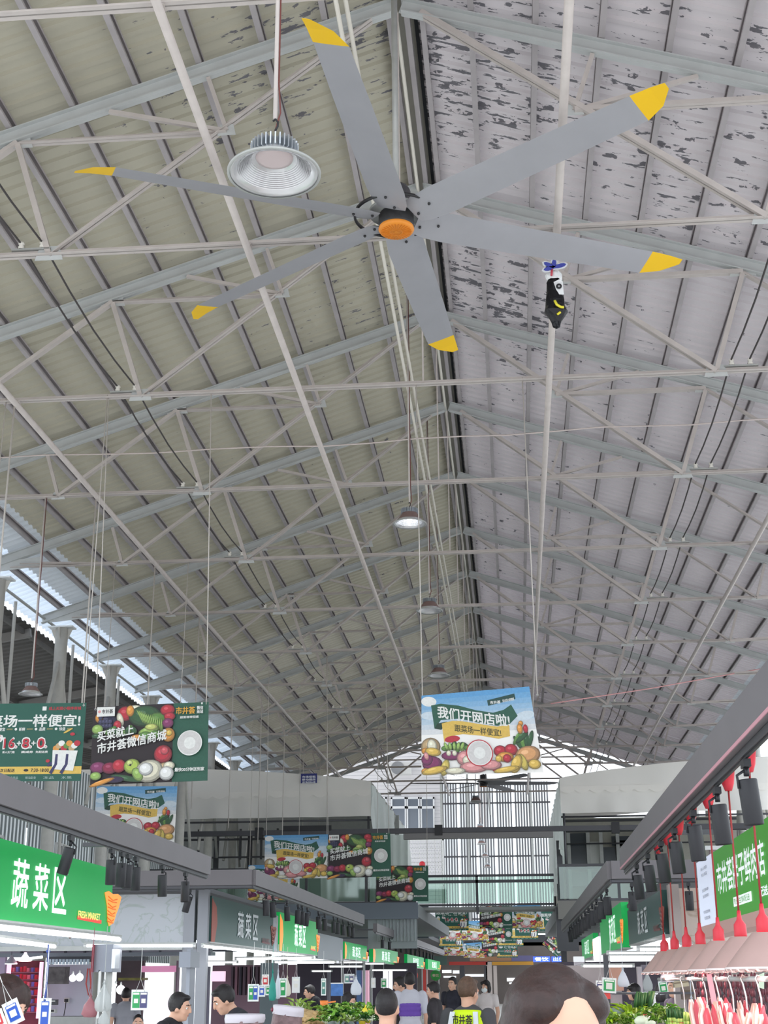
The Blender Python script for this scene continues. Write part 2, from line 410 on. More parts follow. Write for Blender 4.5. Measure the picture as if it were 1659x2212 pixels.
# ---- trusses (one built, the rest copied)
NFR = 0.446
def truss_parts():
    P = []
    def b(nm, p, q, w, h, m=None, kind='box'):
        mb = MB()
        if kind == 'box': mb.bar((p[0], 0, p[1]), (q[0], 0, q[1]), w, h, 0, (0, 1, 0) if abs(p[0]-q[0]) < .3 else (0, 0, 1))
        else:
            for s_ in (-1, 1): mb.angle((p[0], s_*.022, p[1]), (q[0], s_*.022, q[1]), w, .008)
        P.append((nm, mb, m or strut_m))
    H = ZR-ZT
    for s in (-1, 1):
        f = lambda t: (s*HW*(1-t), H*t)                 # on the rafter
        mb = MB(); p = Vector((s*(HW+.45), 0, -.45*SL+.10)); q = Vector((s*.04, 0, H+.10-.04*SL))
        mb.bar(p, q, .014, .17); mb.bar(p+Vector((0, 0, .08)), q+Vector((0, 0, .08)), .11, .014); mb.bar(p-Vector((0, 0, .08)), q-Vector((0, 0, .08)), .11, .014)
        P.append(('rafter', mb, raft_m))
        M_, E_, N_ = f(.5), f(0), (s*HW*NFR, -.02)
        K2 = ((N_[0])*.5, H*.5); Q3 = f(.75); K1 = (s*HW*(1+NFR)/2, -.02); Q1 = f(.25)
        b('diagonal_brace', N_, (s*.25, H-.02), .06, .06, kind='l')
        b('strut', (M_[0], M_[1]-.02), N_, .06, .06)
        b('horizontal_brace', M_, K2, .05, .05, kind='l')
        b('strut', Q3, K2, .045, .045)
        b('diagonal_brace', M_, K2 and (K1[0], K1[1]), .045, .045, kind='l')
        b('strut', Q1, K1, .05, .05)
        b('diagonal_brace', (s*HW*.985-s*.25, .06), K1, .05, .05, kind='l')
        b('strut', (K2[0]+s*.02, K2[1]), M_ if False else (f(.62)[0], f(.62)[1]), .045, .045)
        for (cx, cz), a, c in ((N_, .3, .16), (K2, .2, .13), (M_, .34, .16), (K1, .22, .12)):
            g = MB().slab([(cx-a/2, -.005, cz-c*.4), (cx+a/2, -.005, cz-c*.4), (cx+a*.35, -.005, cz+c*.6), (cx-a*.35, -.005, cz+c*.6)], (0, .01, 0))
            P.append(('gusset_plate', g, raft_m))
        e = MB(); e.slab([(s*(HW+.28), -.006, -.12), (s*(HW-.75), -.006, -.02), (s*(HW-.75), -.006, .16), (s*(HW+.28), -.006, .08)], (0, .012, 0))
        P.append(('eave_bracket', e, raft_m))
    b('tie_beam', (-HW+.2, 0), (HW-.2, 0), .06, .06, kind='l')
    b('king_rod', (0, 0), (0, H), .02, .02)
    return [(n, mb.mesh(n, m)) for n, mb, m in P]
TP = truss_parts()
def ordinal(i): return ['first', 'second', 'third', 'fourth', 'fifth', 'sixth', 'seventh', 'eighth', 'ninth', 'tenth', 'eleventh', 'twelfth', 'thirteenth', 'fourteenth', 'fifteenth'][i]
for i, y in enumerate(TY):
    k = i-3                                              # k = 0: the truss just past the fan
    lab = ('pale grey steel roof truss right behind the big ceiling fan' if k == 0 else
           'pale grey steel roof truss nearest in front of the big ceiling fan' if k == -1 else
           'pale grey steel roof truss, %s towards the camera from the big fan' % ordinal(-k-1) if k < 0 else
           'pale grey steel roof truss, %s one behind the big ceiling fan' % ordinal(k))
    r = root('roof_truss', (XR, y, ZT), lab, 'truss', 'steel roof trusses')
    for n, me in TP: link(n, me, r)

# ---- long bracing tubes at the level of the truss ties, and the ridge-side pipes
for X, where in ((-6.3, 'second line left of the ridge, near the left eave'), (-2.53, 'first line left of the ridge, behind the near lamp'), (0.66, 'first right of the ridge, holding the balloon'), (4.38, 'second line right of the ridge, near the right eave')):
    mb = MB().tube([(X, YBEG, ZT-.06), (X, YEND, ZT-.06)], .04, 10)
    for y in TY: mb.box((X, y, ZT-.035), (.09, .09, .02))
    one('bracing_tube', mb, strut_m, 'long pale bracing tube, '+where, 'pipe', 'bracing tubes')
wires = {-4.72: 'inner wire of the pair on the left insulators', -4.95: 'outer wire of the pair on the left insulators', 2.95: 'inner wire of the pair on the right insulators', 3.18: 'outer wire of the pair on the right insulators'}
wire_m = mat('black_cable', (70, 66, 66), .6)
for X, lb in wires.items():
    pts = []
    for i in range(len(TY)-1):
        for t in (0, .25, .5, .75): pts.append((X, TY[i]+TS*t, ZT+.13-.10*math.sin(PI*t)))
    pts.append((X, TY[-1], ZT+.13))
    one('overhead_wire', MB().tube(pts, .012, 5), wire_m, 'thin dark overhead wire along the hall, '+lb, 'wire', 'overhead wires')
for X, side in ((-4.83, 'left'), (3.07, 'right')):       # porcelain insulators on the trusses
    ins = None
    for i, y in enumerate(TY):
        if ins is None:
            ins = root('insulator_pair', (X, y, ZT+.03), None, 'insulator')
            part('base_strip', MB().box((0, 0, .015), (.42, .06, .02)), steel_m, ins, True)
            for dx in (-.115, .115):
                part('insulator', MB().lathe([(0, .12), (.025, .115), (.035, .09), (.022, .075), (.035, .05), (.03, .03)], (dx, 0, 0), 10), mat('porcelain', (225, 222, 214), .3), ins, True)
            o = ins; ins_tree = [(c, []) for c in kids(ins)]
        else: o = copy_tree(ins, (X, y, ZT+.03), tree=ins_tree)
        o['label'] = 'white porcelain insulator pair on the %s wires, %s truss from the near end' % (side, ordinal(i)); o['group'] = 'insulator pairs'

# ---- eave columns
cap_m = mat('column_cap_paint', (226, 230, 232), .4)
col_m = mat('column_paint', (196, 194, 188), .5, noise=.08)
ctree = csrc = None; n_ = {-1: 0, 1: 0}
for s in (-1, 1):
    for i, y in enumerate(TY):
        x = XR+s*HW
        if s > 0 and y < 30: continue
        n_[s] += 1
        lab = 'round pale steel column under the %s eave, %s along its row from the near end' % ('left' if s < 0 else 'right', ordinal(n_[s]-1))
        if csrc is None:
            csrc = root('column', (x, y, 0), lab, 'column', 'eave columns')
            part('shaft', MB().tube([(0, 0, 0), (0, 0, ZT-.25)], .13, 16), col_m, csrc, True)
            c = MB()
            for a in range(4):
                R = Matrix.Rotation(a*PI/2, 3, 'Z')
                c.slab([R @ Vector(p) for p in ((.11, -.006, ZT-.52), (.125, -.006, ZT-.52), (.23, -.006, ZT-.27), (.11, -.006, ZT-.27))], R @ Vector((0, .012, 0)))
            part('stiffener', c, col_m, csrc, True)
            part('cap_plate', MB().box((0, 0, ZT-.24), (.52, .30, .03)), cap_m, csrc, True)
            br = MB().tube([(0, .1, ZT-1.0), (.0, 1.35, ZT-3.6)], .045, 8)
            part('brace', br, col_m, csrc, True)
            part('brace', MB().tube([(0, -.1, ZT-1.0), (.0, -1.35, ZT-3.6)], .045, 8), col_m, csrc, True)
            ctree = [(c_, []) for c_ in kids(csrc)]
        else: copy_tree(csrc, (x, y, 0), lab, 'eave columns', tree=ctree)
# thin posts hanging at the left eave pipe, between the columns
for i in range(2, 9):
    y = TY[i]+TS*.5; x = XR-HW-.35
    one('eave_post', MB().tube([(x, y, ZT-.16), (x, y, 0)], .035, 8), col_m, 'slim pale post between the left eave columns, %s from the near end' % ordinal(i-2), 'post', 'slim eave posts')

# ---- lean-to roof beyond the left eave: dark underside with its own rafters
lean = struct_root('ceiling_annex')
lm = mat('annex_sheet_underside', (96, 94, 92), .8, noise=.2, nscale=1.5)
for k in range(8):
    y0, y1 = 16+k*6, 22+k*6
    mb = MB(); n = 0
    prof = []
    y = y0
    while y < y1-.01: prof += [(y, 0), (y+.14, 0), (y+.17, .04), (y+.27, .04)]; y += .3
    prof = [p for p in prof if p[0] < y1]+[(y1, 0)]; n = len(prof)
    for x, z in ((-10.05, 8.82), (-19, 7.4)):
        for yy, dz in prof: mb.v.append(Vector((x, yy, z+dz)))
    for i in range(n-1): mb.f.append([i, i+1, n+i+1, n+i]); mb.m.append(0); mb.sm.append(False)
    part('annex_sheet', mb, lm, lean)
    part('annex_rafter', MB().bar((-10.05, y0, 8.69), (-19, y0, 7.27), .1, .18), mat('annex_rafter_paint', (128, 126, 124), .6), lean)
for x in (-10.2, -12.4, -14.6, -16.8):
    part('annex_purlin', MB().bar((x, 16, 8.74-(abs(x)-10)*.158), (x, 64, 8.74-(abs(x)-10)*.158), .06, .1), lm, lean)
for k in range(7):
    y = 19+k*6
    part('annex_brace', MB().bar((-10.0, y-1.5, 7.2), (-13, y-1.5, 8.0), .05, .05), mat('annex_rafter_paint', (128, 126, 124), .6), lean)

# ---- translucent corrugated wall of the annex, with framed openings
poly_m = sheer('polycarbonate_sheet', (222, 228, 230), .55, .4)
poly_d = mat('polycarbonate_rib', (150, 158, 160), .5)
def corrugated_wall(name, a, b, z0, z1, pitch, depth, mats, parent=None):
    a = Vector(a); b = Vector(b); d = (b-a); L = d.length; d.normalize(); nrm = Vector((d.y, -d.x, 0))
    mb = MB(); n = int(L/pitch)
    for i in range(n):
        p = a+d*(i*pitch)
        for (s0, o0), (s1, o1), mi in (((0, 0), (.45, 0), 0), ((.45, 0), (.55, 1), 1), ((.55, 1), (.9, 1), 1), ((.9, 1), (1, 0), 1)):
            q0 = p+d*(s0*pitch)+nrm*(o0*depth); q1 = p+d*(s1*pitch)+nrm*(o1*depth)
            mb.quad((q0.x, q0.y, z0), (q1.x, q1.y, z0), (q1.x, q1.y, z1), (q0.x, q0.y, z1), mi)
    return struct(name, mb, mats, parent)
wl_ = struct_root('wall_left')
for k in range(5):
    y0 = 22+k*5
    corrugated_wall('corrugated_panel', (-11.2, y0+4.9, 0), (-11.2, y0, 0), 2.2, 6.9, .24, .05, [poly_m, poly_d], wl_)
    part('rail', MB().bb((-11.12, y0, 5.6), (-11.06, y0+4.95, 5.66)), steel_m, wl_)
for k, (y, z) in enumerate(((26.3, 4.4), (29.5, 4.0), (31.6, 3.7), (34.2, 4.2), (37.5, 4.4))):
    w = struct_root('window_%d' % (k+1))
    for dy, dz, a, b in ((-.5, 0, .06, 1.3), (.5, 0, .06, 1.3), (0, .65, 1.0, .06), (0, -.65, 1.0, .06), (0, 0, .05, 1.3)):
        part('window_frame', MB().box((-11.05, y+dy, z+dz), (.06, a, b)), white_m, w)
    part('pane', MB().bb((-11.08, y-.48, z-.63), (-11.07, y+.48, z+.63)), mat('dark_pane', (70, 76, 82), .15), w)

# ---- end of the atrium: ribbed polycarbonate wall, tiled building with windows
ew = struct_root('wall_back')
YE = 112.0
xa, xb = onY(955, 1900, YE).x, onY(1196, 1900, YE).x
zt_, zb_ = onY(1080, 1690, YE).z, onY(1080, 1990, YE).z
npan = 6
for k in range(npan):
    corrugated_wall('corrugated_panel', (xa+(xb-xa)*k/npan, YE, 0), (xa+(xb-xa)*(k+1)/npan-.04, YE, 0), zb_, zt_, .215, .12, [sheer('bright_polycarbonate', (238, 240, 240), .7, .4), mat('polycarbonate_rib_dark', (112, 114, 120), .5)], ew)
for py in (1735, 1850, 1985):
    z = onY(1080, py, YE).z; part('rail', MB().bb((xa, YE-.25, z-.06), (xb, YE-.15, z+.06)), gloss_dark_m, ew)
for px in (955, 1012, 1149):
    x = onY(px, 1800, YE).x; part('post', MB().bb((x-.09, YE-.3, zb_), (x+.09, YE-.12, zt_+3)), steel_m, ew)
struct('ceiling_atrium', MB().bb((-24, 59, 22), (24, 116, 22.15)), mat('atrium_roof', (170, 170, 172), .7))  # added roof out of view, shades the far posters from the sky
# ---- tiled building left of it
YB = 118.0
bl = root('apartment_building', (onY(880, 1900, YB).x, YB, 0), 'white tiled apartment block with wide windows seen through the open roof end', 'building')
tile_m = mat('white_wall_tiles', (226, 224, 226), .4)
xl, xr_ = onY(700, 1800, YB).x, onY(968, 1800, YB).x
part('wall', MB().bb((xl, YB, 0), (xr_, YB+8, 23)), tile_m, bl)
jb = MB()
for k in range(60): jb.bb((xl, YB-.012, 4+k*.3), (xr_, YB, 4.02+k*.3))
j_ = part('tile_joint', jb, mat('tile_grout', (176, 176, 182), .7), bl); j_['kind'] = 'stuff'
for (x0, y0, x1, y1) in ((845, 1722, 877, 1800), (879, 1722, 906, 1800), (909, 1722, 938, 1800), (700, 1722, 760, 1800), (765, 1722, 835, 1800)):
    a = onY(x0, y1, YB-.15); b = onY(x1, y0, YB-.15)
    w = part('window', MB().bb((a.x, YB-.2, a.z), (a.x+.12, YB, b.z)).bb((b.x-.12, YB-.2, a.z), (b.x, YB, b.z)).bb((a.x, YB-.2, b.z-.14), (b.x, YB, b.z)).bb((a.x, YB-.2, a.z), (b.x, YB, a.z+.14)).bb((a.x, YB-.2, a.z+(b.z-a.z)*.68), (b.x, YB, a.z+(b.z-a.z)*.75)), mat('window_frame_white', (240, 242, 244), .4), bl)
    part('pane', MB().bb((a.x+.1, YB-.08, a.z+.1), (b.x-.1, YB-.05, b.z-.1)), mat('window_glass_grey', (118, 126, 138), .1), w)
ac = part('outdoor_unit', MB().bb((onY(866, 1660, YB).x-1, YB-.9, onY(866, 1675, YB).z), (onY(866, 1660, YB).x+.9, YB, onY(866, 1650, YB).z)), white_m, bl)
part('fan_grille', MB().lathe([(0, 0), (.5, 0), (.55, .04)], (onY(866, 1660, YB).x-.2, YB-.92, onY(866, 1662, YB).z), 20, rot=Matrix.Rotation(PI/2, 3, 'X')), mat('grille_grey', (150, 152, 156), .5), ac)
a = onY(878, 1915, 100); b = onY(958, 1812, 100)
gg = root('window_guard', (a.x, 100, a.z), 'white square mesh window guard below the tiled block windows', 'guard')
part('guard_frame', MB().bb((a.x, 100, a.z), (a.x+.1, 100.1, b.z)).bb((b.x-.1, 100, a.z), (b.x, 100.1, b.z)).bb((a.x, 100, b.z-.1), (b.x, 100.1, b.z)).bb((a.x, 100, a.z), (b.x, 100.1, a.z+.1)), white_m, gg)
gm = MB()
for i in range(1, 14): x = a.x+(b.x-a.x)*i/14; gm.bb((x-.02, 100.02, a.z), (x+.02, 100.06, b.z))
for i in range(1, 10): z = a.z+(b.z-a.z)*i/10; gm.bb((a.x, 100.02, z-.02), (b.x, 100.06, z+.02))
part('guard_mesh', gm, white_m, gg)
part('red_knot', MB().ball(onY(912, 1867, 99.9), .22, 8), mat('red_plastic', (200, 50, 60), .5), gg)
# ================================================================ CEILING FANS
fan_m = mat('fan_blade_aluminium', (172, 172, 178), .42, .35, noise=.05, nscale=3)
tip_m = mat('yellow_plastic', (236, 190, 30), .45)
fan_black = mat('motor_black', (44, 44, 46), .45)
orange_m = mat('orange_cap', (226, 140, 44), .45, noise=.06)
def blade_mesh(R, pitch=math.radians(17)):
    mb = MB(); tip = MB(); chord0 = .40
    def sec(x, c, mbx=None):
        ca, sa = math.cos(-pitch), math.sin(-pitch); out = []
        for (u, t) in ((-.5, 0), (-.3, .035), (0, .045), (.3, .03), (.5, 0), (.3, -.008), (0, -.012), (-.3, -.01)):
            y, z = u*c, t*c*.9; out.append(Vector((x, y*ca-z*sa, y*sa+z*ca)))
        return out
    st = [(.20, .26), (.30, .33), (.52, .37), (1.0, .36), (1.9, .335), (R-.32, .30)]
    vs = []
    for x, c in st: vs += sec(x, c)
    n = 8
    mb.add(vs, [(j*n+k, (j+1)*n+k, (j+1)*n+(k+1) % n, j*n+(k+1) % n) for j in range(len(st)-1) for k in range(n)]+[tuple(range(n)), tuple(range((len(st)-1)*n, len(st)*n))[::-1]], 0)
    vs = []
    tst = [(R-.33, .305, 0), (R-.14, .22, -.042), (R, .07, -.117)]
    for x, c, sh in tst: vs += [p+Vector((0, sh, 0)) for p in sec(x, c)]
    tip.add(vs, [(j*n+k, (j+1)*n+k, (j+1)*n+(k+1) % n, j*n+(k+1) % n) for j in range(2) for k in range(n)]+[tuple(range(n)), tuple(range(2*n, 3*n))[::-1]], 0)
    return mb.mesh('blade', fan_m), tip.mesh('yellow_tip', tip_m)
FS = .82
bm_, tm_ = blade_mesh(3.652*FS)
bolt = MB()
for x, y in ((.25, .03), (.42, -.02)): bolt.ball((x, y, -.012-y*.3), .015, 8)
bolt_me = bolt.mesh('bolt', fan_black)
bm2, tm2 = bm_.copy(), tm_.copy(); bm2.materials[0] = tm2.materials[0] = mat('dark_fan_blade', (92, 92, 98), .5)  # far fan: backlit darkness painted into its blades and tips
def big_fan(loc, ph, drop, label, ring=True):
    bA, tA = (bm_, tm_) if ring else (bm2, tm2)
    f = root('ceiling_fan', loc, label, 'fan', 'big six-bladed ceiling fans')
    hb = MB().lathe([(0, .06), (.155, .06), (.168, .04), (.168, -.07), (.16, -.09), (0, -.09)], n=32)
    h = part('motor', hb, fan_black, f, True)
    cap = part('orange_cap' if ring else 'motor_cap', MB().lathe([(.165, -.085), (.17, -.105), (.158, -.125), (.10, -.133), (0, -.135)], n=32), orange_m if ring else gloss_dark_m, h, True)
    gr = MB()
    for k in range(28):
        a = 2*PI*k/28; R_ = Matrix.Rotation(a, 3, 'Z'); gr.box(R_ @ Vector((.105, 0, -.134)), (.08, .004, .007), R_)
    gr.lathe([(.045, -.137), (.05, -.142), (.055, -.137)], n=20); gr.lathe([(.024, -.137), (.027, -.142), (.030, -.137)], n=16)
    part('cap_rib', gr, mat('orange_cap_dark', (206, 122, 36), .45), h, True)
    if ring: part('safety_ring', MB().lathe([(.385, .03), (.405, .03), (.405, .055), (.385, .055), (.385, .03)], n=48), fan_black, f, True)
    part('hub_plate', MB().lathe([(0, .09), (.26, .09), (.26, .06), (0, .06)], n=24), steel_m, f, True)
    for k in range(6):
        b = link('blade', bA, f); b.rotation_euler = (0, 0, ph+k*PI/3)
        link('yellow_tip' if ring else 'blade_tip', tA, b); link('bolt', bolt_me, b)
    part('down_rod', MB().tube([(0, 0, .08), (0, 0, drop-.05)], .03, 12), steel_m, f, True)
    part('gearbox', MB().lathe([(0, .34), (.12, .34), (.14, .30), (.14, .12), (.17, .09)], n=20), gloss_dark_m, f, True)
    part('ceiling_bracket', MB().box((0, 0, drop), (.34, .34, .03)), steel_m, f, True)
    return f
big_fan((-1.097*FS, 14.117*FS, 1.65+8.345*FS), -1.678, 3.2, 'huge grey ceiling fan with six yellow-tipped blades and orange hub, close overhead')
big_fan((onY(1045, 1690, 57).x, 56.4, onY(1045, 1692, 56.4).z), .12, 1.7, 'distant ceiling fan with dark blades against the bright open roof end', False)

# ================================================================ HIGH-BAY LAMPS
alu_m = mat('brushed_aluminium', (222, 222, 224), .26, .65)
fin_m = mat('heat_sink', (190, 196, 202), .35, .8)
led_off = mat('led_lens_off', (206, 190, 190), .3)
led_on = mat('led_lens_lit', (255, 255, 255), .3, emit=25, ecol=(240, 246, 255))
brown_m = mat('lamp_neck_brown', (120, 98, 94), .5)
def highbay(loc, D, top, label, lit=False, rod=.012, neck=None, hgt=1.55):
    """loc: middle of the rim; top: z of the point it hangs from"""
    s = D/.5; l = root('high_bay_lamp', loc, label, 'lamp', 'high-bay lamps under the ridge')
    hz = hgt; pr = [(.105, .100*hz), (.125, .092*hz), (.155, .072*hz), (.195, .036*hz), (.225, .008*hz), (.25, 0), (.258, .006)]
    rf = MB().lathe([(r*s, z*s) for r, z in pr], n=56, wob=lambda k, j: 1+(.012 if k % 2 else -.012)*(1 if 1 <= j <= 4 else 0))
    rf.lathe([((r+.004)*s, (z+.002)*s) for r, z in pr][::-1], n=56)
    ro = part('reflector', rf, alu_m, l, True)
    rb = MB()
    for t in range(9):
        z = (.02+t*.008)*hz; r = .128+(.092-z/hz)*1.04; rb.lathe([((r-.002)*s, z*s), ((r-.006)*s, (z+.004)*s), ((r-.002)*s, (z+.008)*s)], n=56)
    part('reflector_ring', rb, alu_m, ro, True)
    part('rim', MB().lathe([(.25*s, -.004*s), (.265*s, -.004*s), (.265*s, .008*s), (.25*s, .008*s)], n=56), steel_m, ro, True)
    part('led_lens', MB().lathe([(0, .088*hz*s), (.075*s, .088*hz*s), (.104*s, .094*hz*s), (.106*s, .101*hz*s)], n=32), led_on if lit else led_off, l, True)
    nb = MB().lathe([(.20*s, .038*hz*s), (.13*s, .10*hz*s), (.118*s, .115*hz*s)], n=32)
    part('neck', nb, neck or brown_m, l, True)
    hs = MB().lathe([(.095*s, .10*hz*s), (.095*s, (.10*hz+.085)*s), (0, (.10*hz+.09)*s)], n=24); hk = part('heat_sink', hs, fin_m, l, True)
    fb_ = MB()
    for k in range(32):
        R_ = Matrix.Rotation(2*PI*k/32, 3, 'Z'); fb_.box(R_ @ Vector((.112*s, 0, (.108*hz+.042)*s)), (.05*s, .007*s, .075*s), R_)
    part('fin', fb_, fin_m, hk, True)
    part('hook', MB().tube([(0, 0, .28*s), (.015*s, 0, .31*s), (.015*s, 0, .34*s), (0, 0, .36*s), (-.012*s, 0, .345*s)], .005*s+.002, 6), dark_m, l, True)
    part('hanging_rod', MB().tube([(0, 0, .36*s), (0, 0, top-loc[2])], rod, 8), strut_m, l, True)
    part('cable', MB().tube([(.0, 0, .28*s), (.035, 0, .40*s), (.02, 0, .6*s), (.02, 0, top-loc[2]-.02)], .006, 5), mat('red_brown_cable', (110, 60, 56), .6), l, True)
    if lit:
        L = bpy.data.lights.new('lamp_light', 'SPOT'); L.energy = 260; L.spot_size = 2.2; L.spot_blend = .6; L.color = (.93, .96, 1); L.shadow_soft_size = .12
        o = bpy.data.objects.new('lamp_light', L); COL.objects.link(o); o.parent = l; o.location = (0, 0, .12*s)
    return l
def roofz(x): return zline(x)+.36
p = onY(592, 375, 8.1); highbay(p, .60, roofz(p.x), 'nearest high-bay lamp, large mirrored reflector with pink sheen left of the big fan', rod=.016, neck=alu_m, hgt=1.0)
p = onY(885, 1132, 19); highbay(p, .46, roofz(p.x), 'lit high-bay lamp on a long rod below the big fan', lit=True)
p = onY(928, 1320, 24.3); highbay(p, .455, roofz(p.x), 'second high-bay lamp in the ridge row, unlit pale reflector seen from below')
p = onY(948, 1460, 30); highbay(p, .47, roofz(p.x), 'third high-bay lamp in the ridge row, unlit, just above the big hanging poster')
p = onY(66, 1500, 20.07); highbay(p, .34, ZT, 'small high-bay lamp hanging above the green banners by the left eave')
for k, (px, py, y) in enumerate(((1028, 1733, 54), (1037, 1792, 67), (1040, 1824, 73), (1048, 1852, 82), (1053, 1874, 92))):
    p = onY(px, py, y)
    highbay(p, .5, 14.0 if y > 57 else roofz(p.x), 'small dark high-bay lamp against the bright end wall, %s from the top of its chain' % ordinal(k))
struct('trim_2', MB().bar((-1.4, 56, 14.02), (-1.7, 111.8, 14.02), .12, .16), steel_m)   # runway beam the far lamps hang from
for yy in (66, 82, 98): pass

# ================================================================ foil balloon caught on the bracing tube
p = onY(1190, 572, 13.1); q = onY(1190, 690, 13.1)
bln = root('foil_balloon', (0.63, 13.05, ZT-.30), 'black foil balloon with white eye patch hanging from the tube right of the fan', 'balloon')
H = p.z-q.z
def crump(prof, c, n, seed, sx=1.0, sy=.7):
    r_ = random.Random(seed); mb = MB(); tb = [[r_.uniform(.86, 1.1) for k in range(n)] for j in range(len(prof))]
    mb.lathe([(r, z) for r, z in prof], c, n, smooth=False, wob=lambda k, j: tb[j][k]); 
    for v in mb.v: v.y = c[1]+(v.y-c[1])*sy
    return mb
foil = mat('black_foil', (26, 26, 30), .22, .3, bump=.5, nscale=30)
part('body', crump([(0, 0), (.05, -.03), (.085, -.10), (.085, -.2), (.10, -.30), (.095, -.36), (.13, -.42), (.09, -.48), (.05, -.54), (.035, -.60), (.0, -.62)], (0, 0, 0), 14, 4), foil, bln, True)
wf = mat('white_foil', (232, 234, 236), .25)
part('collar', crump([(.03, .05), (.075, .03), (.085, 0), (.09, -.04), (.075, -.06)], (0, 0, 0), 12, 5, sy=.75), wf, bln, True)
f = lambda x, z, d=-.078: Vector((x, d, z))
eye = part('eye_patch', MB().slab([f(-.01, -.12), f(.05, -.09), (.085, -.045, -.10), (.09, -.045, -.25), f(.04, -.26), f(.01, -.2)], (0, .012, 0)), wf, bln, True)
part('eye_ring', MB().lathe([(.012, .0), (.03, 0), (.03, .006), (.012, .006), (.012, 0)], (.042, -.083, -.175), 16, rot=Matrix.Rotation(PI/2, 3, 'X')), dark_m, eye, True)
part('yellow_mark', MB().tube([f(-.01, -.34, -.09), f(.01, -.39, -.094), f(.05, -.42, -.096), f(.08, -.42, -.09)], .014, 6).tube([f(.01, -.49, -.07), f(.045, -.465, -.075)], .012, 6), mat('yellow_foil', (226, 214, 60), .35), bln, True)
def lobe(mb, ang, L, w, c=(0, -.09, .04), o=0):
    ca, sa = math.cos(ang), math.sin(ang); pts = []
    for t, ww in ((0, .5), (.3, .9), (.6, 1), (.85, .7), (1, 0), (.85, -.7), (.6, -1), (.3, -.9), (0, -.5)):
        pts.append((c[0]+ca*t*L-sa*ww*w, c[1]-o, c[2]+sa*t*L+ca*ww*w))
    mb.slab(pts, (0, .008, 0))
st = MB(); st2 = MB()
for ang, L in ((.25, .13), (1.5, .10), (3.35, .11), (2.6, .12)):
    lobe(st, ang, L+.02, .035); lobe(st2, ang, L, .022, o=.01)
part('star_rim', st, wf, bln, True); part('blue_star', st2, mat('blue_foil', (70, 78, 170), .35), bln, True)
part('red_stem', MB().tube([f(-.02, .03, -.088), f(-.03, -.05, -.09)], .013, 6), mat('red_foil', (196, 70, 86), .4), bln, True)
part('string', MB().tube([(0, 0, .03), (.0, .02, .30)], .006, 5), white_m, bln, True)

# ================================================================ strings and rods under the trusses
rod_m = mat('hanger_rod', (188, 182, 176), .5)
hang = {-6.3: range(3, 13)}
for X, rg in hang.items():
    for n, i in enumerate(rg):
        one('hanger_rod', MB().tube([(X-.02, TY[i], ZT-.04), (X-.04, TY[i], 4.9)], .012, 6), rod_m,
            'thin hanger rod dropping from the left bracing tube, %s from the near end' % ordinal(n), 'rod', 'left hanger rods')
sp = [onY(-20, 990, 19.4), onY(700, 962, 19.4), onY(1300, 925, 19.4), onY(1690, 905, 19.4)]
pts = [sp[0].lerp(sp[1], t/6) for t in range(7)]+[sp[1].lerp(sp[2], t/6) for t in range(1, 7)]+[sp[2].lerp(sp[3], t/4) for t in range(1, 5)]
one('twine', MB().tube([p+Vector((0, 0, .02*math.sin(i*1.7))) for i, p in enumerate(pts)], .012, 5), mat('pale_twine', (206, 194, 190), .8), 'pale twine strung across the hall below the ridge, high up', 'string')
sp = [onY(1190, 1520, 31), onY(1400, 1488, 33), onY(1670, 1440, 36)]
one('ribbon', MB().tube([sp[0].lerp(sp[1], t/5) for t in range(6)]+[sp[1].lerp(sp[2], t/5) for t in range(1, 6)], .014, 5), mat('pink_ribbon', (214, 160, 160), .8), 'faded pink ribbon strung from the poster to the right eave', 'string')
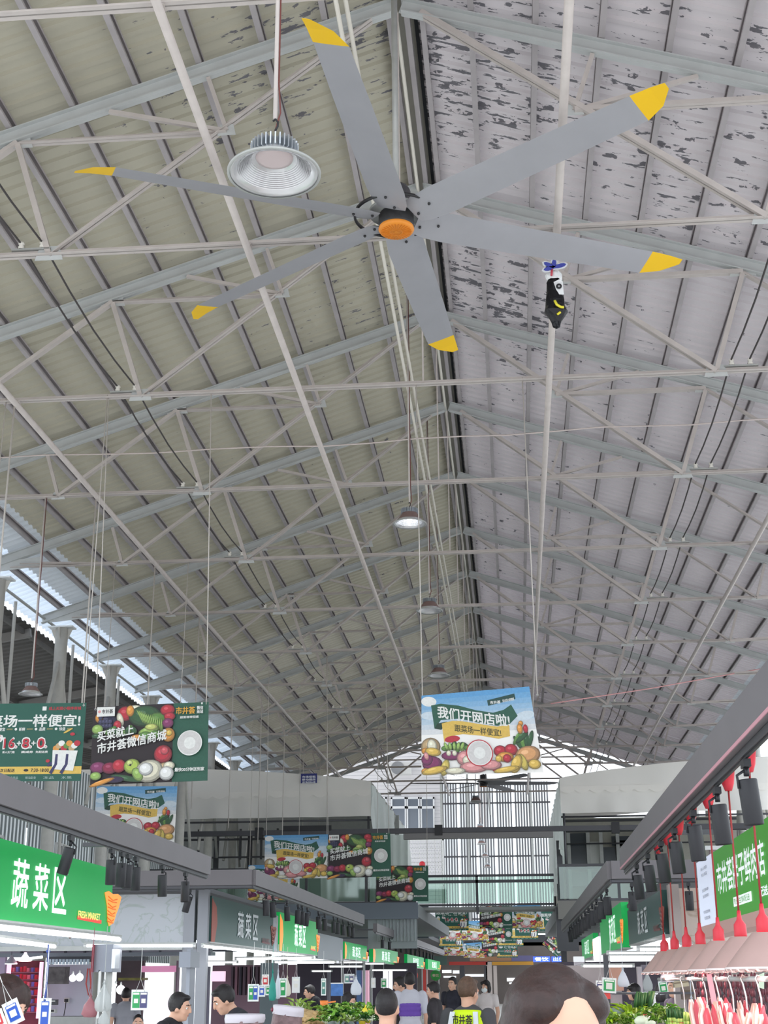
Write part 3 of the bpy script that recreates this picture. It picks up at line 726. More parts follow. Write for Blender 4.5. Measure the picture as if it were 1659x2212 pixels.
# ================================================================ HANGING POSTERS (flat prints)
PW, PH = 1.42, .94
PRC = {}
def pr(n, c):
    c = tuple(min(255, x*.86+14) for x in c); PRC['print_'+n] = c
    return mat('print_'+n, c, .55, noise=.10, nscale=40)
class Print:
    idx = 0
    def __init__(s, tone=False): s.mb = MB(); s.mats = []; s.q = []; s.tone = tone
    def mi(s, m):
        if m not in s.mats: s.mats.append(m)
        return s.mats.index(m)
    def pol(s, pts, m, layer=1): s.q.append((layer, len(s.q), pts, s.mi(m), None)); return s
    def e1(s, u, v, a, b, m, layer, rot, n):
        c, q = math.cos(rot), math.sin(rot)
        return s.pol([(u+a*math.cos(t)*c-b*math.sin(t)*q, v+a*math.cos(t)*q+b*math.sin(t)*c) for t in [2*PI*k/n for k in range(n)]], m, layer)
    def ell(s, u, v, a, b, m, layer=1, rot=0, n=16):
        u = min(max(u, a*.9+.005), PW-a*.9-.005); v = min(max(v, b*.8), PH-b*.8)
        if not s.tone: return s.e1(u, v, a, b, m, layer, rot, n)
        nm = m.name[6:]; c = PRC[m.name]; dk = pr(nm+'_dk', [x*.62 for x in c]); lt = pr(nm+'_lt', [min(255, x*1.12+22) for x in c]); md = pr(nm+'_md', [x*.86 for x in c])
        s.e1(u, v, a, b, dk, layer, rot, n); s.e1(u-a*.03, v+b*.05, a*.90, b*.88, md, layer, rot, n); s.e1(u-a*.08, v+b*.12, a*.72, b*.68, m, layer, rot, n); s.e1(u-a*.22, v+b*.30, a*.30, b*.24, lt, layer, rot, 10)
        return s
    def rect(s, u0, v0, u1, v1, m, layer=1): return s.pol([(u0, v0), (u1, v0), (u1, v1), (u0, v1)], m, layer)
    def strip(s, top, bot, m, layer=1):
        for i in range(len(top)-1): s.pol([bot[i], bot[i+1], top[i+1], top[i]], m, layer)
        return s
    def text(s, w, u0, u1, v0, v1, m, layer=3, rot=0, bold=1, bend=None):
        s.q.append((layer, len(s.q), (w, u0, u1, v0, v1, rot, bold, bend), s.mi(m), 1)); return s
    def out(s, name, parent):
        for layer, k, d, mi, t in sorted(s.q, key=lambda e: (e[0], e[1])):
            Print.idx += 1; y = -.005-Print.idx*.00012
            if t: put_text(s.mb, d[0], lambda x, z: Vector((x, y, z)), d[1], d[2], d[3], d[4], mi, d[6], d[5], d[7])
            else: s.mb.poly([Vector((u, y, v)) for u, v in d], mi)
        return part(name, s.mb, s.mats, parent, True)
W_ = pr('white', (236, 236, 232)); DG = pr('dark_green', (34, 84, 66)); YE_ = pr('yellow', (226, 186, 84)); BK = pr('black', (34, 30, 34))
RD = pr('red', (188, 44, 58)); GR = pr('leaf', (92, 138, 62)); LG = pr('light_leaf', (150, 186, 92)); OR = pr('orange', (228, 150, 62)); PU = pr('purple', (130, 50, 96))
CR = pr('cream', (232, 226, 200)); PK = pr('pink', (226, 150, 150)); BR = pr('tan', (196, 164, 118)); DL = pr('deep_leaf', (48, 86, 52)); GD = pr('gold', (222, 160, 50)); LB = pr('label_green', (28, 66, 62))
def code_disc(pn, u, v, r, rim=None):
    if rim: pn.ell(u, v, r*1.08, r*1.08, rim, 4, n=32)
    pn.ell(u, v, r, r, W_, 5, n=32); pn.ell(u, v, r*.93, r*.93, pr('pale_grey', (214, 210, 208)), 6, n=32); pn.ell(u, v, r*.47, r*.47, W_, 7, n=24)
def base_sheet(root_, name, col):
    mb = MB().bb((0, -.004, 0), (PW, 0, PH)); return part(name, mb, mat('poster_'+col[0], col[1], .55), root_, True)
def poster_we_opened(r):
    Print.idx = 0
    base_sheet(r, 'sheet', ('sky', (228, 226, 222)))
    g = Print()
    for k in range(8):
        t = k/7; g.rect(.0, PH*(.5+.5*k/8), PW, PH*(.5+.5*(k+1)/8), pr('sky%d' % k, (int(222-132*t), int(224-66*t), int(226-14*t))))
    g.ell(.09, .87, .10, .06, W_, 2); g.ell(.05, .70, .12, .05, pr('cloud', (206, 220, 230)), 2).ell(1.33, .64, .12, .05, pr('cloud', (206, 220, 230)), 2)
    g.out('sky_print', r)
    k = Print(); S_ = PW/915.0; q = lambda x, y: ((x-170)*S_, PH-(y-130)*PH/612)
    k.strip([q(250, 205), q(330, 190), q(480, 205), q(620, 245), q(760, 272), q(850, 256), q(915, 225)],
            [q(275, 385), q(330, 318), q(480, 308), q(640, 346), q(780, 376), q(880, 372), q(955, 318)], DG, 2)
    k.pol([q(275, 385), q(300, 345), q(380, 330), q(330, 395)], pr('ribbon_shade', (22, 52, 40)), 3)
    k.strip([q(335, 345), q(420, 325), q(500, 328), q(640, 355), q(780, 382), q(878, 374)],
            [q(350, 492), q(420, 442), q(500, 430), q(640, 446), q(780, 476), q(872, 462)], YE_, 3)
    k.ell(*q(415, 468), .095, .04, RD, 3, .12)
    k.out('ribbon_print', r)
    l = Print()
    for i, ch in enumerate(()): pass
    l.text('我们开网店啦!', *(lambda a, b: (a[0], b[0], a[1]-.085, a[1]+.055))(q(300, 288), q(888, 288)), W_, 5, -.155)
    l.text('跟菜场一样便宜!', *(lambda a, b: (a[0], b[0], a[1]-.045, a[1]+.04))(q(436, 404), q(806, 404)), pr('olive', (84, 78, 40)), 5, -.14)
    l.out('lettering', r)
    b = Print(); b.pol([q(722, 172), q(955, 148), q(958, 190), q(726, 216)], LB, 2)
    b.text('市井荟', *(q(745, 0)[0], q(830, 0)[0], q(0, 205)[1], q(0, 180)[1]), W_, 4).text('线上买菜小程序商城', q(850, 0)[0], q(945, 0)[0], q(0, 198)[1], q(0, 176)[1], W_, 4)
    b.out('shop_label', r)
    f = Print(True)
    f.ell(.07, .33, .12, .11, BR, 2).ell(.13, .34, .06, .085, CR, 3, .2).ell(.14, .27, .10, .05, YE_, 4, -.15).ell(.02, .28, .05, .04, OR, 3)
    f.ell(.13, .13, .12, .09, PU, 3).ell(.03, .18, .07, .07, PU, 3, .4).ell(.06, .22, .03, .05, PK, 4, .3)
    for i in range(7): f.ell(.30+.045*i, .31+.015*(i % 3), .06, .035, (GR, LG, DL)[i % 3], 2, .5*i)
    f.ell(.36, .22, .12, .055, PU, 4).ell(.33, .25, .03, .035, CR, 5).ell(.40, .25, .03, .035, CR, 5)
    f.ell(.52, .19, .10, .09, PK, 4, .3).ell(.55, .16, .06, .06, CR, 5).ell(.62, .08, .17, .07, PK, 5).ell(.82, .10, .13, .06, PK, 5)
    f.ell(.95, .26, .08, .07, RD, 3).ell(1.08, .27, .08, .07, RD, 3).ell(1.0, .19, .10, .06, OR, 4).ell(1.02, .17, .05, .05, RD, 5).ell(.92, .17, .04, .04, YE_, 5)
    for i in range(6): f.ell(1.18+.05*(i % 4), .34+.03*(i//2), .03, .10, (DL, GR, DL)[i % 3], 3, .5-.3*i)
    f.ell(1.22, .50, .035, .06, OR, 4).ell(1.29, .49, .03, .05, RD, 4).ell(1.24, .56, .03, .03, OR, 3)
    f.ell(1.27, .20, .15, .10, pr('bread', (222, 160, 104)), 3, .1).ell(1.33, .09, .075, .055, YE_, 5).ell(1.12, .10, .06, .12, YE_, 5, -.5).ell(1.2, .12, .05, .10, pr('banana', (214, 190, 90)), 4, .3)
    f.ell(.16, .05, .16, .045, YE_, 6, .2).ell(.28, .08, .05, .10, pr('banana', (214, 190, 90)), 5, -.3).ell(.40, .04, .12, .04, CR, 6).ell(.02, .04, .05, .04, OR, 5).ell(1.0, .04, .16, .035, YE_, 6, .15).ell(.88, .05, .05, .04, RD, 4)
    for i in range(5): f.ell(.30+.05*i, .335, .02, .05, LG, 3, .4-.2*i)
    f.out('fruit_print', r)
    c = Print(); code_disc(c, .70, .245, .148, RD); c.out('code_disc', r)
def poster_mall(r):
    Print.idx = 0
    base_sheet(r, 'sheet', ('dark', (42, 34, 38)))
    g = Print(); g.rect(.99, 0, PW, PH, DG, 2); g.out('green_panel', r)
    f = Print(True); rn = random.Random(5)
    f.ell(.40, .84, .10, .09, RD, 2).ell(.46, .87, .05, .07, OR, 3).ell(.34, .77, .04, .09, CR, 2, .3).ell(.52, .90, .08, .04, CR, 2)
    f.ell(.64, .80, .20, .13, DL, 2).ell(.80, .74, .14, .10, GR, 2)
    for i in range(12): f.ell(.58+.025*i, .80-.012*i, .008, .10, LG, 3, .5-.04*i)
    f.ell(.92, .86, .09, .07, RD, 3).ell(.95, .78, .07, .05, RD, 4).ell(.93, .70, .07, .06, PU, 4).ell(.94, .56, .08, .085, OR, 4).ell(.95, .58, .04, .04, YE_, 5)
    f.ell(.18, .75, .12, .10, pr('grape', (40, 40, 66)), 2)
    for i in range(9): f.ell(.10+.04*(i % 4), .70+.05*(i//4), .028, .028, pr('grape_light', (58, 58, 90)), 3)
    f.ell(.31, .70, .05, .06, RD, 3).ell(.05, .66, .07, .06, LG, 3).ell(.08, .80, .05, .06, OR, 2).ell(.06, .58, .06, .03, DL, 3)
    for i in range(10): f.ell(.20+.035*i, .62+.03*math.sin(i), .05, .035, (GR, DL)[i % 2], 3, .6*i)
    f.ell(.70, .62, .13, .05, LG, 4, .25).ell(.73, .66, .08, .04, pr('lettuce', (196, 204, 110)), 5).ell(.66, .56, .08, .05, GR, 4).ell(.78, .57, .06, .05, GR, 4)
    f.ell(.56, .54, .08, .04, OR, 3)
    f.ell(.88, .33, .11, .11, RD, 3).ell(.90, .37, .05, .05, pr('red_light', (206, 80, 90)), 4).ell(.08, .20, .10, .07, PU, 3).ell(.24, .19, .10, .07, pr('berry', (140, 36, 66)), 3).ell(.35, .21, .085, .08, RD, 4)
    f.ell(.51, .20, .10, .09, pr('apple', (176, 200, 84)), 5).ell(.48, .24, .04, .035, pr('apple_light', (206, 220, 130)), 6).ell(.49, .215, .012, .014, BK, 7)
    f.ell(.72, .135, .17, .135, CR, 6, .15).ell(.68, .16, .09, .08, W_, 7).ell(.58, .10, .06, .09, LG, 6, .6).ell(.90, .18, .06, .05, BR, 5).ell(.93, .10, .09, .085, W_, 7).ell(.96, .19, .07, .05, CR, 6)
    f.ell(.07, .10, .07, .05, LG, 4).ell(.12, .02, .16, .028, OR, 5, .3).ell(.45, .06, .20, .035, DL, 4, -.2).ell(.30, .05, .12, .04, pr('aubergine', (52, 40, 70)), 4)
    f.out('fruit_print', r)
    b = Print(); b.rect(.06, .81, .28, .925, W_, 6).text('市井荟', .12, .255, .845, .895, BK, 8).ell(.09, .87, .018, .018, PK, 8); b.out('shop_label', r)
    l = Print(); l.text('买菜就上', .075, .52, .545, .665, W_, 9, .17).text('市井荟微信商城', .075, .925, .43, .555, W_, 9, .17); l.out('lettering', r)
    p = Print(); p.text('市井荟', 1.03, 1.26, .80, .885, GD, 4).text('微信', 1.285, 1.36, .845, .89, W_, 4).text('商城', 1.285, 1.36, .80, .84, W_, 4).text('把菜场带回家', 1.08, 1.31, .745, .775, W_, 4).text('最快20分钟送到家', 1.03, 1.385, .115, .16, W_, 4).ell(1.345, .92, .01, .014, W_, 4)
    p.out('panel_lettering', r)
    c = Print(); code_disc(c, 1.205, .45, .15); c.out('code_disc', r)
def poster_price(r):
    Print.idx = 0
    base_sheet(r, 'sheet', ('green', (36, 84, 72)))
    b = Print(); b.rect(0, .085, PW, .175, YE_, 2); b.text('次日配送', .42, .60, .11, .15, BK, 4).text('7:30-18:00', .80, 1.02, .11, .15, BK, 4).ell(.36, .13, .025, .018, BK, 4).ell(.74, .13, .03, .016, BK, 4)
    for k, w in enumerate(('鲜活水产', '新鲜蔬菜', '肉禽蛋品', '粮油副食', '冻品', '水果')): b.text(w, .08+.22*k, .08+.22*k+.13, .025, .058, pr('pale_green', (170, 190, 184)), 3, bold=0)
    b.out('yellow_band', r)
    l = Print(); l.text('跟菜场一样便宜!', .04, 1.36, .655, .80, W_, 4); l.out('lettering', r)
    s = Print(); s.text('线上买菜小程序商城', .96, 1.36, .855, .895, RD, 3).rect(.88, .85, .93, .90, W_, 3)
    for k, w in enumerate(('便宜', '新鲜', '品质', '快送')):
        s.ell(.32+.25*k, .625, .016, .016, W_, 3).text(w, .36+.25*k, .435+.25*k, .605, .645, W_, 3).rect(.455+.25*k, .615, .53+.25*k, .635, pr('dim_gold', (120, 124, 84)), 3)
    s.pol([(.28, .50), (.40, .47), (.43, .515), (.41, .555), (.29, .58)], W_, 3).text('新用户', .31, .39, .53, .56, RD, 5, -.12).text('下单立减', .31, .39, .495, .52, RD, 5, -.12)
    s.out('small_lettering', r)
    n = Print()
    for w, a, b_ in (('16', .44, .57), ('8', .67, .75), ('0', .86, .94)):
        n.text(w, a-.012, b_+.012, .385, .525, W_, 4).text(w, a, b_, .40, .51, RD, 6)
        n.ell(b_+.02, .41, .02, .02, W_, 5).text('元', b_+.008, b_+.032, .40, .42, RD, 6)
    n.text('+', .60, .65, .43, .48, W_, 4).text('+', .78, .83, .43, .48, W_, 4)
    for w, a in (('新人无门槛', .43), ('满减券', .66), ('免配送费', .84)): n.text(w, a, a+.15, .335, .362, W_, 4)
    n.out('price_print', r)
    g = Print(); g.pol([(1.06, .14), (1.32, .12), (1.36, .36), (1.05, .37)], W_, 5)
    for u in (1.09, 1.22): g.strip([(u, .32), (u+.03, .32)], [(u-.005, .20), (u+.03, .20)], pr('navy', (52, 50, 92)), 6).pol([(u-.005, .20), (u+.03, .20), (u-.03, .08), (u-.065, .10)], pr('navy', (52, 50, 92)), 6)
    for k in range(9): g.ell(1.09+.032*k, .39+.03*(k % 3), .04, .035, (OR, BR, W_, RD, GR)[k % 5], 4)
    g.ell(1.0, .24, .025, .02, RD, 4).ell(1.28, .56, .03, .02, RD, 4).ell(1.22, .60, .06, .012, YE_, 4, .5).ell(1.03, .2, .04, .02, pr('navy', (52, 50, 92)), 4, .6)
    g.out('shopping_bag_print', r)
    h = Print(); h.rect(.05, .14, .20, .50, pr('phone_cream', (222, 200, 140)), 4).ell(.125, .50, .075, .09, W_, 3).rect(.07, .22, .18, .40, YE_, 6); h.out('phone_print', r)
    c = Print()
def mkposter(fn, name):
    r = root(name, (0, 0, 0), None, 'poster', 'posters hanging over the aisle'); fn(r)
    part('eyelet', MB().lathe([(.008, 0), (.014, 0), (.014, -.004), (.008, -.004)], (.03, -.005, PH-.03), 10, rot=Matrix.Rotation(PI/2, 3, 'X')).lathe([(.008, 0), (.014, 0), (.014, -.004), (.008, -.004)], (PW-.03, -.005, PH-.03), 10, rot=Matrix.Rotation(PI/2, 3, 'X')), steel_m, r, True)
    part('hanging_string', MB().tube([(.03, 0, PH-.03), (.03, 0, 5.0)], .007, 5).tube([(PW-.03, 0, PH-.03), (PW-.03, 0, 5.0)], .007, 5), rod_m, r, True)
    return r
PA, PB, PC = mkposter(poster_we_opened, 'hanging_poster'), mkposter(poster_mall, 'hanging_poster'), mkposter(poster_price, 'hanging_poster')
TREE = {id(p): [(c, kids(c)) for c in kids(p)] for p in (PA, PB, PC)}
used = set()
def poster(kind, px, py, y, label, ry=0.0, rz=0.0, sc=1.0):
    """(px, py): top left corner in the picture"""
    p = onY(px, py, y); z = p.z-PH*sc
    if id(kind) in used: o = copy_tree(kind, (0, 0, 0), tree=TREE[id(kind)])
    else: o = kind; used.add(id(kind))
    o.location = (p.x, y, z); o.rotation_euler = (0, ry, rz); o['label'] = label; o.scale = (sc,)*3
    return o
poster(PA, 908, 1503, 16.329, 'large sky-blue poster with green ribbon headline and fruit, nearest over the aisle', -.006)
poster(PB, 205, 1527, 16.329, 'dark vegetable poster with green side panel, nearest at the left beside the green banner', -.02)
poster(PC, -60, 1521, 16.329, 'green price banner 16 + 8 + 0 nearest at the left, cut by the frame', .012)
poster(PA, 208, 1699, 23.817, 'sky-blue fruit poster hanging just below the dark vegetable poster on the left', .015)
poster(PA, 573, 1805, 31.305, 'sky-blue fruit poster in front of the left white tent, beside a dark one', -.005)
poster(PB, 707, 1803, 31.305, 'dark vegetable poster right below the corner of the left white tent', -.015)
poster(PA, 537, 1869, 38.793, 'sky-blue fruit poster half hidden behind the one before the left tent')
poster(PB, 812, 1870, 38.793, 'dark vegetable poster by the left end of the gallery railing', .01)
far = [(PC, 940, 1961, 62, 'far green price banner at the upper left of the far cluster'), (PB, 1035, 1957, 63, 'far dark vegetable poster at the upper middle of the far cluster'),
       (PA, 1102, 1957, 63.5, 'far sky-blue fruit poster at the upper right of the far cluster'), (PC, 1165, 1967, 70, 'far green price banner at the right end of the far cluster'),
       (PA, 997, 1991, 76, 'far sky-blue fruit poster below the gap left of the dark one'), (PA, 950, 1990, 78, 'far sky-blue fruit poster partly hidden under the upper left banner'),
       (PC, 948, 2011, 88, 'far green price banner low at the left of the cluster'), (PB, 1050, 1998, 79, 'far dark vegetable poster straight under the upper dark one'),
       (PC, 1104, 1990, 78.5, 'far green price banner under the upper right sky-blue poster'), (PB, 1040, 2026, 92, 'far dark vegetable poster in the low middle of the cluster'),
       (PC, 1076, 2008, 84, 'far green price banner in the low middle, right of the dark posters'), (PA, 958, 2033, 98, 'far sky-blue fruit poster lowest at the left of the cluster'),
       (PA, 1001, 2038, 100, 'far sky-blue fruit poster lowest in the middle of the cluster'), (PC, 1073, 2038, 101, 'far green price banner lowest at the right of the cluster'),
       (PB, 1022, 2046, 104, 'far dark vegetable poster lowest of all in the cluster'), (PB, 1170, 2008, 74, 'far dark vegetable poster hanging crooked under the right end banner')]
near = next(o for o in bpy.data.objects if o.get('label', '').startswith('large sky-blue'))
for ch in kids(near):
    if ch.name.startswith('hanging_string') or ch.name.startswith('eyelet'): continue
    ch.data = ch.data.copy()
    for v in ch.data.vertices:
        u, z = v.co.x, v.co.z; v.co.x = u*(1-.10*z/PH)+.02*z/PH; v.co.z = z+(z/PH)*(.06*max(0, (u-.95)/.47)**2-.02*math.sin(u/PW*PI*1.2))
for k, px, py, y, lb in far:
    poster(k, px, py, y, lb, .75 if 'crooked' in lb else 0, .35 if 'crooked' in lb else 0, .72 if 'crooked' in lb else 1)

# ================================================================ STALL SIGNS
def lit(name, col, e): return mat(name, col, .4, emit=e)
G_ON = lit('sign_green_lit', (4, 150, 70), .62); W_ON = lit('sign_white_lit', (235, 245, 245), 1.0); O_ON = lit('sign_orange_lit', (250, 152, 60), .75)
Y_ON = lit('sign_yellow_lit', (250, 220, 120), .7); R_ON = lit('sign_red_lit', (226, 60, 50), .6); O2_ON = lit('sign_orange_line_lit', (222, 110, 40), .5)
G_OFF = mat('sign_green_unlit', (44, 78, 74), .35); W_OFF = mat('sign_letter_unlit', (214, 220, 222), .4); O_OFF = mat('sign_orange_unlit', (150, 72, 58), .4); R_OFF = mat('sign_red_unlit', (110, 52, 54), .4)
def stall_sign(side, y0, y1, z0, z1, label, on=True, t=(.36, .64), rightpic=True, leftpic=False, small='FRESH MARKET', X=None):
    """sign in the plane x = X facing the aisle; y0 near end, y1 far end"""
    X = X if X is not None else (-4.2 if side < 0 else 1.75)
    n = Vector((1 if side < 0 else -1, 0, 0)); L = y1-y0; h = z1-z0
    r = root('stall_sign', (X, (y0+y1)/2, z0), label, 'sign')
    g, w, o, rd = (G_ON, W_ON, O_ON, R_ON) if on else (G_OFF, W_OFF, O_OFF, R_OFF)
    # reading direction: left sign reads near to far, right sign far to near
    pt = lambda u, v, k=1: Vector((X, (y0+u*L) if side < 0 else (y1-u*L), z0+v*h))+n*(.004*k)
    mb = MB().slab([pt(0, 0, 0), pt(1, 0, 0), pt(1, 1, 0), pt(0, 1, 0)], n*-.12); part('light_box', mb, g, r)
    fr = MB().slab([pt(-.006, -.03, 0), pt(1.006, -.03, 0), pt(1.006, .0, 0), pt(-.006, .0, 0)], n*-.16); part('bottom_trim', fr, steel_m, r)
    tb = MB(); tw = (t[1]-t[0])/3
    for k, ch in enumerate('蔬菜区'): put_text(tb, ch, lambda x, y: pt(x, y, 2), t[0]+tw*(k+.06), t[0]+tw*(k+.80), .18-.03*k*0, .80, 0, .012)
    part('lettering', tb, w, r)
    if small:
        sb = MB().slab([pt(.785, .13, 1), pt(.935, .11, 1), pt(.935, .165, 1), pt(.785, .185, 1)], n*.001)
        part('red_stroke', sb, rd, r)
        s2 = MB(); put_text(s2, small, lambda x, y: pt(x, y, 3), .785, .92, .155, .255, 0, 1); part('small_lettering', s2, Y_ON if on else R_OFF, r)
    if rightpic:
        c = MB().slab([pt(.945, .60, 1), pt(.97, .635, 1), pt(1.0, .60, 1), pt(1.035, .62, 1), pt(1.06, .58, 1), pt(1.045, .40, 1), pt(1.03, .30, 1), pt(1.015, .15, 1), pt(.985, .09, 1), pt(.975, .16, 1), pt(.965, .40, 1)], n*.006)
        cp = part('orange_carrot_cutout', c, o, r)
        ln = MB()
        for k in range(8):
            v = .55-.055*k; ln.tube([pt(.968, v, 3), pt(1.0, v-.05+.03*(k % 2), 3), pt(1.03-.003*k, v-.02, 3)], .006, 4)
        part('carrot_line', ln, O2_ON if on else R_OFF, cp)
    if leftpic:
        c = MB().slab([pt(0, 0, 1), pt(.045, 0, 1), pt(.075, .42, 1), pt(.06, .78, 1), pt(0, .95, 1)], n*.004); part('orange_edge_print', c, o, r)
    if y0 > 33:
        for u in (.02, .98): part('support_post', MB().bb((X-.10-.05*(side > 0)*-1, y0+u*L-.03, 0), (X-.04+.11*(side > 0), y0+u*L+.03, z0)), steel_m, r)
    return r
stall_sign(-1, 9.3, 14.75, 2.14, 2.775, 'big lit green market sign nearest on the left, white characters and orange carrot cutout', t=(.435, .735))
stall_sign(-1, 19.75, 24.9, 2.17, 2.78, 'unlit dark green market sign on the left, just behind the pale wall panel', on=False, t=(.36, .73), leftpic=True)
stall_sign(-1, 25.6, 30.6, 2.16, 2.82, 'lit green market sign on the left next to the unlit one, spotlights before it', t=(.34, .66), leftpic=True)
stall_sign(-1, 35.5, 40.8, 2.16, 2.56, 'small lit green market sign far on the left, first of the far row', t=(.3, .7), leftpic=True)
stall_sign(-1, 42.6, 51.5, 2.16, 2.60, 'small lit green market sign far on the left, second of the far row', t=(.3, .66), leftpic=True)
stall_sign(-1, 56, 66, 2.14, 2.60, 'tiny lit green market sign far on the left, third of the far row', t=(.3, .66))
stall_sign(-1, 69, 80, 2.14, 2.60, 'tiny lit green market sign far on the left, last of the far row', t=(.3, .7))
stall_sign(1, 17.5, 22.9, 2.15, 2.66, 'unlit dark green market sign on the right behind the meat lamps', on=False, t=(.34, .66))
stall_sign(1, 24.2, 30.5, 2.14, 2.86, 'lit green market sign on the right, left of the unlit one', t=(.475, .775))
stall_sign(1, 33.5, 39.5, 2.15, 2.65, 'small lit green market sign farthest on the right', t=(.3, .7), X=1.75)
# meat shop sign on the right
r = root('stall_sign', (1.75, 11, 2.1), 'bright green meat shop sign with white characters and a white end panel on the right', 'sign')
MG = mat('meat_sign_green', (62, 150, 46), .4, emit=.42); MW = mat('meat_sign_white_panel', (212, 220, 240), .4, emit=.62); ML = mat('meat_sign_letter', (226, 232, 236), .4, emit=.75)
ya, yb, yc = 9.2, 12.85, 13.95; z0, z1 = 2.10, 2.70
pt = lambda y, v, k=0: Vector((1.75-.004*k, y, z0+(z1-z0)*v))
part('light_box', MB().slab([pt(ya, 0), pt(yb, 0), pt(yb, 1), pt(ya, 1)], (.12, 0, 0)), MG, r)
part('end_panel', MB().slab([pt(yb+.01, 0), pt(yc, 0), pt(yc, 1), pt(yb+.01, 1)], (.12, 0, 0)), MW, r)
tb = MB(); put_text(tb, '市井荟胖子鲜肉店', lambda x, y: pt(x, y, 2), 12.57, 10.15, .38, .80, 0, .012); part('lettering', tb, ML, r)
tb = MB().slab([pt(11.75, .15, 1), pt(10.85, .15, 1), pt(10.85, .27, 1), pt(11.75, .27, 1)], (-.002, 0, 0)); pl = part('caption_plate', tb, ML, r)
tb = MB(); put_text(tb, '专业生鲜配送', lambda x, y: pt(x, y, 3), 11.7, 10.9, .17, .25, 0, 0); part('caption_lettering', tb, MG, pl)
tb = MB(); put_text(tb, '配送', lambda x, y: pt(x, y, 3), 10.45, 10.1, .16, .27, 0, 1); part('small_lettering', tb, ML, r)
tb = MB()
for k, (w, v) in enumerate((('放心肉店', .78), ('当日鲜宰', .46), ('检疫合格', .14))):
    put_text(tb, w, lambda x, y: pt(x, y, 2), 13.62, 13.18, v+.05, v+.10, 0, 0); put_text(tb, w, lambda x, y: pt(x, y, 2), 13.6, 13.2, v-.04, v+.01, 0, 0)
part('black_lettering', tb, dark_m, r)
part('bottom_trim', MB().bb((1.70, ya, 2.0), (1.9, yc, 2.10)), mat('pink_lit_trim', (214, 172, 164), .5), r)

# ================================================================ TRACK FRAMES OVER THE STALLS
beam_m = mat('frame_beam_grey', (108, 104, 107), .5, noise=.06, nscale=2)
def frame(label, segs):
    r = root('lighting_frame', segs[0][0], label, 'frame', 'suspended grey lighting frames')
    for a, b in segs:
        a = Vector(a); b = Vector(b)
        part('beam', MB().bar(a+Vector((0, 0, .10)), b+Vector((0, 0, .10)), .10, .20), beam_m, r)
        tr = part('track', MB().bar(a-Vector((0, 0, .02)), b-Vector((0, 0, .02)), .036, .034), gloss_dark_m, r)
        part('track_slot', MB().bar(a-Vector((0, 0, .042)), b-Vector((0, 0, .042)), .014, .01), dark_m, tr)
    for a, b in segs:
        a = Vector(a); b = Vector(b)
        if abs(a.x-b.x) > .1: continue
        n = max(2, int((b-a).length/4)); sg = -1 if a.x < 0 else 1
        for k in range(n):
            p = a.lerp(b, (k+.5)/n); part('support_arm', MB().bar(p+Vector((0, 0, .12)), p+Vector((sg*.68, 0, .12)), .04, .04), gloss_dark_m, r)
    return r
frame('grey lighting frame with black track nearest on the left, above the big green sign', [((-3.5, 6, 2.80), (-3.5, 16.1, 2.80))])
frame('grey lighting frame on the left in the middle distance, with a cross beam', [((-3.5, 19.0, 2.87), (-3.5, 33.0, 2.87)), ((-3.5, 19.0, 2.87), (-9.2, 19.0, 2.87))])
frame('grey lighting frame far on the left over the small signs', [((-3.5, 36, 2.80), (-3.5, 70, 2.80))])
frame('grey lighting frame nearest on the right, above the meat lamps', [((1.1, 4.5, 2.67), (1.1, 14.3, 2.67))])
frame('grey lighting frame on the right in the middle distance, with a cross beam', [((1.1, 16.4, 2.72), (1.1, 34.0, 2.72)), ((1.1, 16.4, 2.72), (3.0, 16.4, 2.72))])
# track spotlights
spot_src = None
sp_on = mat('spot_lens_lit', (255, 255, 255), .3, emit=14, ecol=(240, 248, 255)); sp_off = mat('spot_lens', (190, 194, 198), .25)
def spot_meshes():
    a = MB().box((0, 0, -.018), (.034, .10, .036)).tube([(0, 0, -.036), (0, 0, -.075)], .014, 8)
    h = MB().lathe([(0, 0), (.043, 0), (.046, -.006), (.046, -.205), (.043, -.21), (.040, -.205), (.040, -.19)], n=20)
    y = MB().tube([(0, -.05, -.04), (0, -.05, .02), (0, 0, .045)], .007, 6)
    l = MB().lathe([(0, -.192), (.040, -.192), (.040, -.197), (0, -.197)], n=16)
    hm = mat('spotlight_black', (40, 40, 44), .5); return [('adapter', a.mesh('adapter', hm)), ('housing', h.mesh('housing', hm)), ('bracket', y.mesh('bracket', hm)), ('lens', l.mesh('lens', sp_off))]
SPM = spot_meshes(); lens_on = SPM[3][1].copy(); lens_on.materials[0] = sp_on
def spot(loc, tilt, az, label, on=False):
    r = root('track_spotlight', loc, label, 'spotlight', 'black track spotlights'); link('adapter', SPM[0][1], r)
    h = link('housing', SPM[1][1], r, (0, 0, -.09)); h.rotation_euler = (tilt, 0, az)
    link('bracket', SPM[2][1], h); link('lens', lens_on if on else SPM[3][1], h)
sides = [('left', -3.5, 2.75, 1), ('right', 1.1, 2.62, -1)]
L1 = [(150, 1), (241, 1), (263, 0), (277, 1), (294, 1), (352, 1), (402, 0)]
for k, (px, on) in enumerate(L1):
    p = onX(px, 1860, -3.5)
    spot((-3.5, p.y, 2.75), .28 if k == 0 else random.uniform(-.06, .12), 1.4 if k == 0 else random.uniform(0, 6), 'black track spotlight on the nearest left frame, %s from the near end%s' % (ordinal(k), ', lit' if on else ''), bool(on))
spot((-4.35, 19.0, 2.82), .3, 1.2, 'black track spotlight tilted on the left cross beam, before the pale panel', True)
L2 = [575, 589, 620, 644, 653, 664, 688, 702, 721, 730, 741, 753, 762]
for k, px in enumerate(L2):
    p = onX(px, 1960, -3.5); spot((-3.5, p.y, 2.82), random.uniform(-.1, .15), random.uniform(0, 6), 'black track spotlight on the middle left frame, %s from the near end' % ordinal(k), k in (2, 5, 8))
